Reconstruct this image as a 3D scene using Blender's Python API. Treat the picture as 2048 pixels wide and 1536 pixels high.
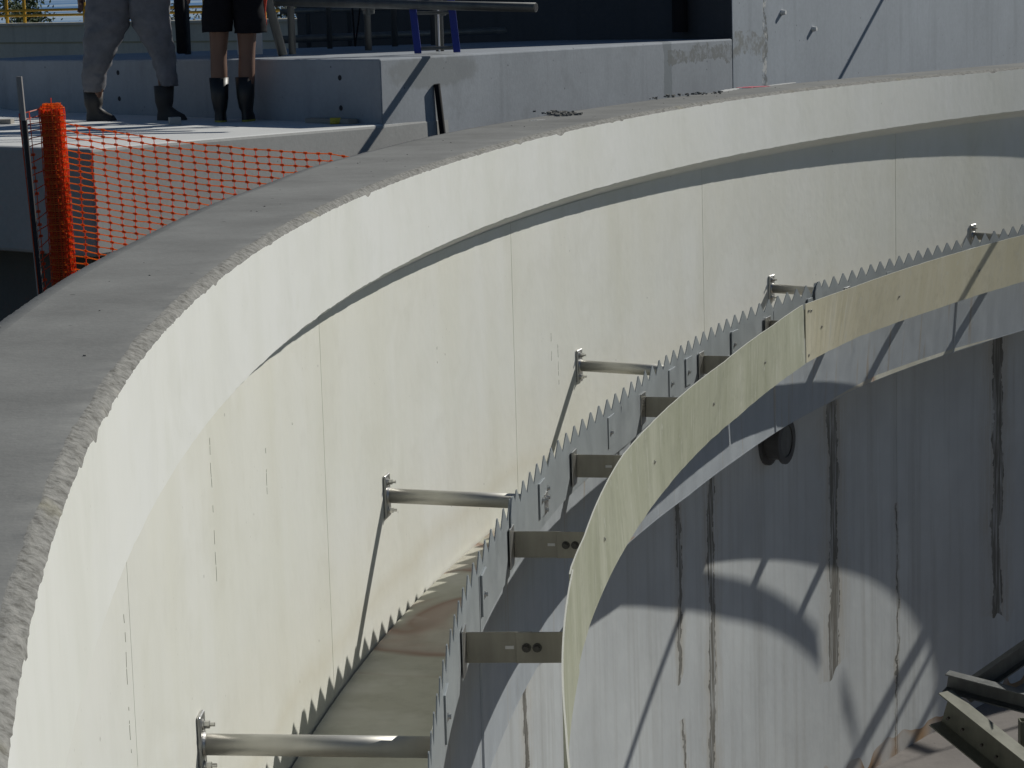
import bpy, bmesh, math, random
from mathutils import Vector, Matrix, noise
R_ = math.radians
random.seed(7)
scn = bpy.context.scene
for o in list(bpy.data.objects):
    bpy.data.objects.remove(o)

# ------------------------------------------------------------------ camera
PW, PH, FPX = 2048.0, 1536.0, 4939.26
PITCH, ROLL = 0.161581, -0.029245
cp, sp, cr, sr = math.cos(PITCH), math.sin(PITCH), math.cos(ROLL), math.sin(ROLL)
FW = Vector((0, cp, -sp))
RT = Vector((cr, sr * sp, sr * cp))
UP = Vector((-sr, cr * sp, cr * cp))
cam_data = bpy.data.cameras.new('camera')
cam = bpy.data.objects.new('camera', cam_data)
scn.collection.objects.link(cam)
cam.matrix_world = Matrix(((RT.x, UP.x, -FW.x, 0), (RT.y, UP.y, -FW.y, 0), (RT.z, UP.z, -FW.z, 0), (0, 0, 0, 1)))
cam_data.sensor_width = 36
cam_data.lens = FPX / PW * 36
cam_data.clip_start = 0.1
cam_data.clip_end = 6000
scn.camera = cam

# ------------------------------------------------------------------ light
SUN_AZ, SUN_EL = R_(50.3), R_(32.1)       # azimuth from +Y towards +X
world = bpy.data.worlds.new('World')
scn.world = world
world.use_nodes = True
wn = world.node_tree.nodes
sky = wn.new('ShaderNodeTexSky')
sky.sky_type = 'NISHITA'
sky.sun_disc = False
sky.sun_elevation = SUN_EL
sky.sun_rotation = SUN_AZ
sky.air_density = 1.0
sky.dust_density = 0.1
sky.ozone_density = 4.0
wn['Background'].inputs[1].default_value = 0.05
world.node_tree.links.new(sky.outputs[0], wn['Background'].inputs[0])
sl = bpy.data.lights.new('sun', 'SUN')
sl.energy = 5.0
sl.angle = R_(0.53)
sl.color = (1.0, 0.975, 0.905)
so = bpy.data.objects.new('sun', sl)
scn.collection.objects.link(so)
sdir = Vector((math.sin(SUN_AZ) * math.cos(SUN_EL), math.cos(SUN_AZ) * math.cos(SUN_EL), math.sin(SUN_EL)))
so.rotation_euler = (-sdir).to_track_quat('-Z', 'Y').to_euler()
so.location = sdir * 30
scn.view_settings.view_transform = 'Standard'
scn.view_settings.look = 'None'
scn.view_settings.exposure = -0.53
scn.view_settings.gamma = 1.0
scn.view_settings.use_curve_mapping = False
scn.render.engine = 'CYCLES'
scn.cycles.max_bounces = 5
scn.cycles.diffuse_bounces = 3
scn.cycles.glossy_bounces = 2
scn.cycles.use_adaptive_sampling = True
scn.cycles.adaptive_threshold = 0.02

# ------------------------------------------------------------------ helpers
COL = scn.collection
def tag(o, label=None, cat=None, group=None, kind=None):
    if label: o['label'] = label
    if cat: o['category'] = cat
    if group: o['group'] = group
    if kind: o['kind'] = kind
    return o

def empty(name, loc=(0, 0, 0), **kw):
    o = bpy.data.objects.new(name, None)
    COL.objects.link(o)
    o.location = loc
    o.empty_display_size = 0.1
    return tag(o, **kw)

class MB:
    def __init__(s):
        s.v = []; s.f = []; s.m = []
    def add(s, vs, fs, mi=0):
        b = len(s.v)
        s.v.extend([tuple(v) for v in vs])
        s.f.extend([tuple(b + i for i in f) for f in fs])
        s.m.extend([mi] * len(fs))
        return s
    def hexa(s, c, mi=0):          # 8 corners: bottom 0-3, top 4-7
        return s.add(c, [(3, 2, 1, 0), (4, 5, 6, 7), (0, 1, 5, 4), (1, 2, 6, 5), (2, 3, 7, 6), (3, 0, 4, 7)], mi)
    def box(s, c, ax, ay, az, hx, hy, hz, mi=0):
        c = Vector(c)
        ax, ay, az = Vector(ax) * hx, Vector(ay) * hy, Vector(az) * hz
        return s.hexa([c - ax - ay - az, c + ax - ay - az, c + ax + ay - az, c - ax + ay - az,
                       c - ax - ay + az, c + ax - ay + az, c + ax + ay + az, c - ax + ay + az], mi)
    def abox(s, x0, x1, y0, y1, z0, z1, mi=0):
        return s.box(((x0 + x1) / 2, (y0 + y1) / 2, (z0 + z1) / 2), (1, 0, 0), (0, 1, 0), (0, 0, 1), (x1 - x0) / 2, (y1 - y0) / 2, (z1 - z0) / 2, mi)
    def tube(s, a, b, r, n=12, mi=0, r2=None, cap=True):
        a, b = Vector(a), Vector(b)
        d = (b - a).normalized()
        t = Vector((0, 0, 1)) if abs(d.z) < 0.9 else Vector((1, 0, 0))
        x = d.cross(t).normalized(); y = x.cross(d)
        r2 = r if r2 is None else r2
        vs = []
        for p, rr in ((a, r), (b, r2)):
            for k in range(n):
                q = 2 * math.pi * k / n
                vs.append(p + (x * math.cos(q) + y * math.sin(q)) * rr)
        fs = [(k, (k + 1) % n, n + (k + 1) % n, n + k) for k in range(n)]
        if cap:
            fs += [tuple(range(n - 1, -1, -1)), tuple(range(n, 2 * n))]
        return s.add(vs, fs, mi)
    def prism(s, poly, z0, z1, mi=0):      # plan polygon counter-clockwise
        n = len(poly)
        vs = [(x, y, z0) for x, y in poly] + [(x, y, z1) for x, y in poly]
        fs = [tuple(range(n - 1, -1, -1)), tuple(range(n, 2 * n))] + [(k, (k + 1) % n, n + (k + 1) % n, n + k) for k in range(n)]
        return s.add(vs, fs, mi)
    def build(s, name, mats, parent=None, smooth=False, bevel=0, seg=2):
        me = bpy.data.meshes.new(name)
        me.from_pydata(s.v, [], s.f)
        if not isinstance(mats, (list, tuple)): mats = [mats]
        for m in mats: me.materials.append(m)
        me.polygons.foreach_set('material_index', s.m)
        if smooth: me.polygons.foreach_set('use_smooth', [True] * len(s.f))
        me.update()
        o = bpy.data.objects.new(name, me)
        COL.objects.link(o)
        if parent:
            o.parent = parent
            o.matrix_parent_inverse = Matrix.Translation(-Vector(parent.location))
        if bevel:
            b = o.modifiers.new('bevel', 'BEVEL'); b.width = bevel; b.segments = seg; b.limit_method = 'ANGLE'
        return o

def lerp_tab(tab):
    tab = sorted(tab)
    def f(u):
        if u <= tab[0][0]: return tab[0][1]
        for (a, p), (b, q) in zip(tab, tab[1:]):
            if u <= b:
                t = (u - a) / (b - a); t = t * t * (3 - 2 * t)
                return p + (q - p) * t
        return tab[-1][1]
    return f
def lin_tab(tab):
    tab = sorted(tab)
    def f(u):
        if u <= tab[0][0]: return tab[0][1]
        for (a, p), (b, q) in zip(tab, tab[1:]):
            if u <= b: return p + (q - p) * (u - a) / (b - a)
        return tab[-1][1]
    return f

def ray(px, py, depth):                    # a point at distance `depth` in front of the viewpoint
    d = FW + RT * ((px - PW / 2) / FPX) + UP * ((PH / 2 - py) / FPX)
    return d * (depth / d.y)
def col_x(px, depth, z):                   # x of a point at the given depth and height
    k = (px - PW / 2) / FPX
    return (k * (depth * FW.y + z * FW.z) - depth * RT.y - z * RT.z) / RT.x

# ------------------------------------------------------------------ materials
def newmat(name, base=(.5, .5, .5), rough=.8, metal=0.0, spec=None):
    m = bpy.data.materials.new(name); m.use_nodes = True
    b = m.node_tree.nodes['Principled BSDF']
    b.inputs['Base Color'].default_value = (*base, 1)
    b.inputs['Roughness'].default_value = rough
    b.inputs['Metallic'].default_value = metal
    if spec is not None: b.inputs['Specular IOR Level'].default_value = spec
    return m
class N:
    """small node-graph helper"""
    def __init__(s, m):
        s.m = m; s.t = m.node_tree; s.b = s.t.nodes['Principled BSDF']
        s.co = s.t.nodes.new('ShaderNodeTexCoord').outputs['Object']
    def L(s, a, b): s.t.links.new(a, b)
    def scale(s, v):
        n = s.t.nodes.new('ShaderNodeVectorMath'); n.operation = 'MULTIPLY'
        s.L(s.co, n.inputs[0]); n.inputs[1].default_value = v; return n.outputs[0]
    def noise(s, sc, det=4, rough=.6, vec=None, dist=0):
        n = s.t.nodes.new('ShaderNodeTexNoise'); n.inputs['Scale'].default_value = sc
        n.inputs['Detail'].default_value = min(det, 3.5); n.inputs['Roughness'].default_value = rough; n.inputs['Distortion'].default_value = dist
        s.L(vec or s.co, n.inputs['Vector']); return n.outputs['Fac']
    def voro(s, sc, vec=None):
        n = s.t.nodes.new('ShaderNodeTexVoronoi'); n.inputs['Scale'].default_value = sc
        s.L(vec or s.co, n.inputs['Vector']); return n.outputs['Distance']
    def ramp(s, f, stops):
        n = s.t.nodes.new('ShaderNodeValToRGB'); e = n.color_ramp.elements
        while len(e) > 1: e.remove(e[-1])
        e[0].position = stops[0][0]
        c = stops[0][1]; e[0].color = (*c, 1) if isinstance(c, tuple) else (c, c, c, 1)
        for p, c in stops[1:]:
            k = e.new(p); k.color = (*c, 1) if isinstance(c, tuple) else (c, c, c, 1)
        s.L(f, n.inputs[0]); return n.outputs[0]
    def mix(s, f, a, b, mode='MIX'):
        n = s.t.nodes.new('ShaderNodeMix'); n.data_type = 'RGBA'; n.blend_type = mode
        if isinstance(f, (int, float)): n.inputs[0].default_value = f
        else: s.L(f, n.inputs[0])
        for x, i in ((a, 6), (b, 7)):
            if isinstance(x, tuple): n.inputs[i].default_value = (*x, 1)
            else: s.L(x, n.inputs[i])
        return n.outputs[2]
    def math(s, op, a, b=0.0, c=None):
        n = s.t.nodes.new('ShaderNodeMath'); n.operation = op
        for i, x in enumerate((a, b) if c is None else (a, b, c)):
            if isinstance(x, (int, float)): n.inputs[i].default_value = x
            else: s.L(x, n.inputs[i])
        return n.outputs[0]
    def xyz(s):
        n = s.t.nodes.new('ShaderNodeSeparateXYZ'); s.L(s.co, n.inputs[0]); return n.outputs
    def color(s, c): s.L(c, s.b.inputs['Base Color'])
    def rough(s, c): s.L(c, s.b.inputs['Roughness'])
    def bump(s, h, st=.3, dist=.01):
        n = s.t.nodes.new('ShaderNodeBump'); n.inputs['Strength'].default_value = st; n.inputs['Distance'].default_value = dist
        s.L(h, n.inputs['Height']); s.L(n.outputs[0], s.b.inputs['Normal'])

def concrete(name, c, var=.12, sc=1.2, rough=.9, pits=True, streak=True, bump=.25):
    m = newmat(name, c, rough, spec=.25); n = N(m)
    lo = tuple(x * (1 - var) for x in c); hi = tuple(min(1, x * (1 + var * .8)) for x in c)
    col = n.ramp(n.noise(sc, 6, .65), [(.3, lo), (.7, hi)])
    fine = n.noise(sc * 28, 3, .7)
    col = n.mix(.35, col, n.ramp(fine, [(.3, tuple(x * .82 for x in c)), (.7, tuple(min(1, x * 1.12) for x in c))]))
    if streak:
        st = n.noise(1.0, 5, .6, n.scale((5.5, 5.5, .45)))
        col = n.mix(n.ramp(st, [(.52, 0.0), (.72, .45)]), col, tuple(x * .72 for x in c))
    if pits:
        pv = n.ramp(n.voro(9), [(.06, 1.0), (.10, 0.0)])
        pm = n.math('MULTIPLY', pv, n.ramp(n.noise(2.3, 2), [(.55, 0.0), (.6, .8)]))
        col = n.mix(pm, col, tuple(x * .3 for x in c))
    n.color(col)
    n.bump(n.noise(40, 2, .7), bump, .004)
    return m

TC = (27.6300, 7.7403)                      # tank axis
R_BAND, R_WALL = 28.685, 28.826             # proud top band, wall face below it
R_WEIR, R_BAF = 27.943, 27.497
Z_TOP, Z_BAND, Z_WEIR = -1.0, -1.4654, -2.494
Z_FLOOR_CH, Z_TR = -3.455, -3.562
Z_BT, Z_BB = -2.468, -2.9175
Z_TANK = -7.78
Z_GROUND = -2.7

def P(u, r, z):
    a = math.pi - R_(u)
    return (TC[0] + r * math.cos(a), TC[1] + r * math.sin(a), z)
def rad(u):   # inward radial unit
    a = math.pi - R_(u); return Vector((-math.cos(a), -math.sin(a), 0))
def tan(u):   # unit towards growing u
    a = math.pi - R_(u); return Vector((math.sin(a), -math.cos(a), 0))

# painted wall (cream band, yellower coat below, bare concrete under the launder)
def wall_angle(n):
    o = n.xyz()
    a = n.math('ARCTAN2', n.math('SUBTRACT', o[1], TC[1]), n.math('SUBTRACT', o[0], TC[0]))
    return n.math('SUBTRACT', 180.0, n.math('MULTIPLY', a, 57.29578)), o[2]

def paint_mat(name, c, warm, dirt):
    m = newmat(name, c, .55, spec=.35); n = N(m)
    col = n.mix(n.ramp(n.noise(.7, 5, .6), [(.38, 0.0), (.68, .75)]), c, warm)
    st = n.noise(1.0, 4, .5, n.scale((2.2, 2.2, .35)))
    col = n.mix(n.ramp(st, [(.45, 0.0), (.8, .35)]), col, dirt)
    col = n.mix(n.ramp(n.noise(3.2, 6, .7), [(.55, 0.0), (.8, .35)]), col, dirt)
    col = n.mix(n.ramp(n.noise(1.5, 5, .6, None, .8), [(.5, 0.0), (.62, .12), (.70, 0.0)]), col, (.60, .60, .53))
    msk = n.noise(2.3, 1)
    holes = n.math('MULTIPLY', n.ramp(n.voro(17), [(.05, 1.0), (.085, 0.0)]), n.ramp(msk, [(.56, 0.0), (.64, .5)]))
    col = n.mix(holes, col, (.42, .41, .36))
    blot = n.math('MULTIPLY', n.ramp(n.voro(6.5), [(.035, 1.0), (.06, 0.0)]), n.ramp(msk, [(.56, 0.0), (.6, .75)]))
    col = n.mix(blot, col, (.22, .20, .17))
    n.color(col)
    n.bump(n.noise(9, 1.5, .6), .18, .01)
    return m
M = {}
M['band'] = paint_mat('band_paint', (.805, .81, .775), (.77, .772, .71), (.665, .675, .60))
def lower_wall():
    m = newmat('wall_paint', (.7, .7, .6), .6, spec=.3); n = N(m)
    u, z = wall_angle(n)
    c = (.755, .748, .675)
    up = n.mix(n.ramp(n.noise(.6, 5, .6), [(.35, 0.0), (.65, .8)]), c, (.785, .783, .74))
    st = n.noise(1.0, 4, .5, n.scale((2.0, 2.0, .4)))
    up = n.mix(n.ramp(st, [(.42, 0.0), (.75, .4)]), up, (.66, .645, .53))
    up = n.mix(n.ramp(n.noise(4, 6, .7), [(.55, 0.0), (.8, .3)]), up, (.62, .60, .52))
    up = n.mix(n.ramp(n.noise(1.4, 5, .6, None, .8), [(.48, 0.0), (.62, .16), (.70, 0.0)]), up, (.585, .575, .48))
    up = n.mix(n.ramp(n.noise(.5, 3, .5), [(.5, 0.0), (.7, .35)]), up, (.70, .70, .66))
    msk = n.noise(2.3, 1)
    holes = n.math('MULTIPLY', n.ramp(n.voro(15), [(.05, 1.0), (.085, 0.0)]), n.ramp(msk, [(.55, 0.0), (.64, .5)]))
    up = n.mix(holes, up, (.42, .41, .35))
    tide = n.math('ABSOLUTE', n.math('ADD', n.math('ADD', z, 3.20), n.math('MULTIPLY', n.math('SUBTRACT', n.noise(1.1, 4), .5), .3)))
    up = n.mix(n.ramp(tide, [(.0, .28), (.10, 0.0)]), up, (.60, .55, .42))
    blot = n.math('MULTIPLY', n.ramp(n.voro(6.0), [(.03, 1.0), (.05, 0.0)]), n.ramp(msk, [(.57, 0.0), (.61, .7)]))
    up = n.mix(blot, up, (.25, .23, .2))
    g = (.55, .575, .575)
    lo = n.mix(n.ramp(n.noise(.9, 6, .65), [(.35, 0.0), (.7, .8)]), g, (.45, .47, .475))
    st2 = n.noise(1.0, 6, .62, n.scale((6, 6, .3)))
    lo = n.mix(n.ramp(st2, [(.48, 0.0), (.75, .6)]), lo, (.33, .33, .31))
    lo = n.mix(n.ramp(n.noise(12, 5, .7), [(.5, 0.0), (.8, .3)]), lo, (.58, .58, .57))
    lo = n.mix(n.ramp(n.noise(.45, 4, .6), [(.42, 0.0), (.68, .4)]), lo, (.42, .44, .445))
    # weeping joints: damp dark trails with rusty and white fringes
    zz = n.math('ADD', z, n.math('MULTIPLY', msk, .8))
    wob = n.math('ADD', n.math('MULTIPLY', n.math('SUBTRACT', n.noise(1.6, 4, .7), .5), .7), n.math('MULTIPLY', n.math('SUBTRACT', n.noise(9, 4, .7), .5), .28))
    ju = n.math('ADD', u, wob)
    wet = None; rust = None
    for c0, w, z0, z1 in ((24.05, .09, -5.6, -3.9), (24.2, .05, -8, -6.0), (25.55, .13, -8, -3.9), (31.2, .20, -6.6, -3.6), (38.7, .22, -6.9, -3.6), (34.14, .03, -8, -5.2), (16.75, .10, -8, -3.5)):
        d = n.math('ABSOLUTE', n.math('SUBTRACT', ju, c0))
        inz = n.math('MULTIPLY', n.math('GREATER_THAN', zz, z0 + .4), n.math('LESS_THAN', z, z1))
        k = n.math('MULTIPLY', n.math('LESS_THAN', d, w), inz)
        k2 = n.math('MULTIPLY', n.math('SUBTRACT', 1.0, n.math('MINIMUM', n.math('DIVIDE', d, w * 4.0), 1.0)), inz)
        wet = k if wet is None else n.math('MAXIMUM', wet, k)
        rust = k2 if rust is None else n.math('MAXIMUM', rust, k2)
    grain = n.noise(1.0, 6, .75, n.scale((26, 26, 1.6)))
    lo = n.mix(n.math('MULTIPLY', rust, n.ramp(grain, [(.34, 0.0), (.62, .8)])), lo, (.36, .31, .23))
    lo = n.mix(n.math('MULTIPLY', wet, n.ramp(grain, [(.30, 0.0), (.54, .92)])), lo, (.12, .115, .10))
    # rusty foot of the wall
    foot = n.math('MULTIPLY', n.math('LESS_THAN', n.math('ADD', z, n.math('MULTIPLY', msk, .7)), -7.25), n.ramp(msk, [(.4, .25), (.6, .9)]))
    lo = n.mix(foot, lo, (.30, .17, .07))
    n.color(n.mix(n.math('GREATER_THAN', z, Z_TR + .03), lo, up))
    n.bump(n.noise(9, 1.5, .65), .2, .01)
    return m
M['wall'] = lower_wall()
M['coping'] = concrete('coping_concrete', (.25, .25, .238), .30, 1.6, .92, True, False, .35)
def arris():
    m = newmat('broken_edge', (.4, .38, .34), .95, spec=.2); n = N(m)
    col = n.ramp(n.noise(34, 5, .7), [(.32, (.14, .135, .12)), (.5, (.265, .26, .24)), (.7, (.36, .35, .325))])
    col = n.mix(n.ramp(n.noise(2.2, 4), [(.60, 0.0), (.70, .3)]), col, (.34, .31, .18))
    n.color(col); n.bump(n.noise(70, 5, .75), .6, .006)
    return m
M['arris'] = arris()
M['core'] = concrete('wall_core', (.16, .155, .145), .2, 2, .95, False, False)
M['outer'] = concrete('outer_concrete', (.36, .36, .355), .14, .8)
M['slab'] = concrete('slab_concrete', (.42, .42, .405), .12, .9, .9, True, False)
def building_mat():
    m = concrete('building_concrete', (.40, .435, .475), .14, .7)
    n = N(m); b = n.b
    src = b.inputs['Base Color'].links[0].from_socket
    # honeycombed patch and ragged construction joint next to the step
    x, y, z = n.xyz()
    s = n.math('MULTIPLY', n.math('SUBTRACT', x, 2.31), 1.959)     # metres along the face from the step
    j = n.math('ABSOLUTE', n.math('SUBTRACT', n.math('ADD', s, n.math('MULTIPLY', n.math('SUBTRACT', n.noise(4, 5), .5), .22)), .78))
    k = n.math('MULTIPLY', n.math('LESS_THAN', j, .05), n.ramp(n.noise(14, 5, .7), [(.42, 0.0), (.55, .85)]))
    col = n.mix(k, src, (.16, .17, .17))
    k = n.math('MULTIPLY', n.math('LESS_THAN', n.math('ABSOLUTE', n.math('SUBTRACT', j, .02)), .03), n.ramp(n.noise(11, 5, .7), [(.5, 0.0), (.6, .8)]))
    col = n.mix(k, col, (.62, .62, .6))
    zb = n.math('ABSOLUTE', n.math('ADD', n.math('ADD', z, .70), n.math('MULTIPLY', n.math('SUBTRACT', n.noise(3, 4), .5), .4)))
    k = n.math('MULTIPLY', n.math('MULTIPLY', n.math('LESS_THAN', zb, .12), n.math('LESS_THAN', s, .85)), n.ramp(n.noise(9, 6, .75), [(.42, 0.0), (.56, .8)]))
    k = n.math('MULTIPLY', k, n.math('GREATER_THAN', s, -.7))
    col = n.mix(k, col, (.25, .255, .24))
    n.color(col)
    return m
def block_mat():
    m = concrete('block_concrete', (.35, .375, .405), .16, .9)
    n = N(m); col = n.b.inputs['Base Color'].links[0].from_socket
    x, y, z = n.xyz()
    nz = n.noise(5, 4, .65)
    k = n.math('LESS_THAN', n.math('ABSOLUTE', n.math('SUBTRACT', n.math('ADD', x, n.math('MULTIPLY', nz, .05)), 1.60)), .045)
    col = n.mix(n.math('MULTIPLY', k, .6), col, (.19, .215, .225))                     # damp vertical joint
    k = n.math('MULTIPLY', n.math('GREATER_THAN', x, 1.58), n.math('LESS_THAN', n.math('ABSOLUTE', n.math('ADD', n.math('ADD', z, .76), n.math('MULTIPLY', n.math('SUBTRACT', nz, .5), .3))), .07))
    col = n.mix(n.math('MULTIPLY', k, n.ramp(n.noise(12, 4, .7), [(.4, .1), (.55, .75)])), col, (.20, .205, .195))   # rough patch beside the building
    px_ = n.math('POWER', n.math('MULTIPLY', n.math('ADD', x, .55), 2.6), 2.0); pz_ = n.math('POWER', n.math('MULTIPLY', n.math('ADD', z, .70), 6.5), 2.0)
    d = n.math('ADD', n.math('ADD', px_, pz_), n.math('MULTIPLY', n.math('SUBTRACT', nz, .5), 1.6))
    k = n.math('MULTIPLY', n.ramp(d, [(.55, .55), (.9, 0.0)]), n.math('LESS_THAN', y, 22.0))
    col = n.mix(k, col, (.24, .25, .245))                                              # dull stain near the corner
    d2 = n.ramp(n.noise(2.0, 4, .7), [(.56, 0.0), (.7, .45)])
    n.color(n.mix(d2, col, (.25, .265, .28)))
    return m
M['block'] = block_mat()
M['building'] = building_mat()
def steel(name, c, rough, metal, var=.12):
    m = newmat(name, c, rough, metal); n = N(m)
    st = n.noise(1.0, 6, .65, n.scale((7, 7, 1.1)))
    col = n.ramp(st, [(.3, tuple(x * (1 - var) for x in c)), (.7, tuple(min(1, x * (1 + var)) for x in c))])
    n.color(n.mix(n.ramp(n.noise(30, 3), [(.6, 0.0), (.8, .25)]), col, tuple(x * .7 for x in c)))
    n.rough(n.ramp(n.noise(5, 5), [(.3, rough - .08), (.7, rough + .1)]))
    return m
M['weir'] = steel('weir_steel', (.325, .355, .37), .5, .35, .05)
def trough_mat():
    m = steel('launder_steel', (.39, .42, .445), .55, .35, .06); n = N(m)
    src = n.b.inputs['Base Color'].links[0].from_socket
    st = n.noise(1.0, 5, .6, n.scale((9, 9, .35)))
    n.color(n.mix(n.ramp(st, [(.6, 0.0), (.74, .65)]), src, (.33, .25, .15)))
    return m
M['trough'] = trough_mat()
M['tube'] = steel('tube_steel', (.50, .49, .45), .5, .8, .08)
M['plate'] = steel('plate_steel', (.60, .59, .57), .34, .95)
M['arm'] = steel('arm_steel', (.36, .34, .28), .5, .75, .2)
M['bolt'] = newmat('bolt_steel', (.62, .61, .58), .28, 1.0)
M['boltdark'] = newmat('dark_bolt', (.10, .095, .085), .5, .8)
def channel_floor():
    m = newmat('channel_floor', (.36, .33, .26), .75, spec=.3); n = N(m)
    a = n.noise(.55, 5, .6, None, .9)
    col = n.ramp(a, [(.30, (.52, .52, .44)), (.47, (.45, .44, .36)), (.505, (.30, .20, .15)), (.53, (.41, .33, .27)), (.555, (.47, .44, .37)), (.7, (.54, .53, .45))])
    col = n.mix(n.ramp(n.noise(6, 5, .7), [(.45, 0.0), (.75, .45)]), col, (.30, .28, .22))
    col = n.mix(n.ramp(n.noise(1.8, 5, .65), [(.52, 0.0), (.66, .5)]), col, (.62, .61, .54))
    n.color(col); n.bump(n.noise(25, 4), .2, .004)
    return m
M['chfloor'] = channel_floor()
def frp(name, c, c2):
    m = newmat(name, c, .55, spec=.4); n = N(m)
    col = n.mix(n.ramp(n.noise(1.0, 5, .6, n.scale((3.5, 3.5, .8))), [(.35, 0.0), (.68, .9)]), c, c2)
    st = n.noise(1.0, 6, .7, n.scale((22, 22, 2.0)))
    col = n.mix(n.ramp(st, [(.56, 0.0), (.70, .6)]), col, (.56, .56, .49))
    col = n.mix(n.ramp(n.noise(4.5, 5, .65), [(.5, 0.0), (.7, .45)]), col, tuple(x * .78 for x in c))
    col = n.mix(n.ramp(n.noise(9, 4, .7), [(.62, 0.0), (.7, .5)]), col, (.60, .60, .53))
    col = n.mix(n.ramp(n.noise(18, 5, .7), [(.55, 0.0), (.75, .3)]), col, tuple(x * .7 for x in c))
    n.color(col); n.bump(n.noise(24, 4), .15, .004)
    return m
M['frp'] = frp('fibreglass_olive', (.335, .345, .245), (.45, .455, .355))
M['frp2'] = frp('fibreglass_tan', (.55, .51, .36), (.60, .565, .43))
M['frpedge'] = newmat('fibreglass_edge', (.62, .62, .55), .6)
M['tankfloor'] = concrete('tank_floor_concrete', (.24, .22, .205), .2, 1.0)
def soil():
    m = newmat('soil', (.07, .06, .05), .95, spec=.1); n = N(m)
    n.color(n.ramp(n.noise(2.5, 6, .7), [(.3, (.035, .032, .028)), (.7, (.11, .095, .075))]))
    n.bump(n.noise(6, 6, .7), .8, .08); return m
M['soil'] = soil()
def plastic(name, c):
    m = newmat(name, c, .45); t = m.node_tree; tr = t.nodes.new('ShaderNodeBsdfTranslucent'); tr.inputs[0].default_value = (*c, 1)
    mx = t.nodes.new('ShaderNodeMixShader'); mx.inputs[0].default_value = .7; out = t.nodes['Material Output']
    t.links.new(t.nodes['Principled BSDF'].outputs[0], mx.inputs[1]); t.links.new(tr.outputs[0], mx.inputs[2]); t.links.new(mx.outputs[0], out.inputs[0]); return m
M['orange'] = plastic('orange_plastic', (1.0, .42, .11))
M['orangered'] = plastic('orange_plastic_strand', (.95, .22, .07))
M['scaf'] = steel('scaffold_steel', (.15, .155, .15), .5, .6, .2)
M['galv'] = steel('galvanised_steel', (.42, .42, .38), .4, .8, .15)
M['blue'] = newmat('blue_ladder_paint', (.02, .035, .26), .5)
M['black'] = newmat('black_plastic', (.012, .012, .014), .8, 0, .2)
M['yellow'] = newmat('yellow_paint', (.62, .36, .02), .5)
M['timber'] = newmat('weathered_timber', (.30, .28, .25), .9)
M['white'] = newmat('white_plastic', (.75, .75, .73), .5)
M['beige'] = concrete('beige_render', (.62, .60, .53), .06, .5, .9, False, True)
M['stripe'] = newmat('beige_trim', (.42, .38, .26), .9)

# ------------------------------------------------------------------ tank wall
U_ALL = (-150.0, 210.0)
dz_top = lin_tab([(-60, 0), (10, 0), (20, .006), (26, .006), (31, -.006), (38, -.030), (60, -.030), (90, 0)])
dz_band = lin_tab([(-60, 0), (10, 0), (20, .004), (30, -.006), (39, -.016), (60, -.016), (90, 0)])
r_out = lerp_tab([(-60, 29.29), (-2, 29.25), (4, 29.28), (9, 29.35), (13, 29.44), (18, 29.48), (22, 29.42), (27, 29.34), (33, 29.30), (80, 29.29)])
tank = empty('tank_wall', (TC[0], TC[1], Z_TANK), label='large round concrete tank wall painted cream inside, with grey coping on top', cat='tank wall')

def us(lo, hi, fine_lo, fine_hi, fine, coarse):
    out = []; u = lo
    while u < hi - 1e-6:
        out.append(u)
        u += fine if fine_lo <= u < fine_hi else coarse
    out.append(hi); return out

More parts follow.
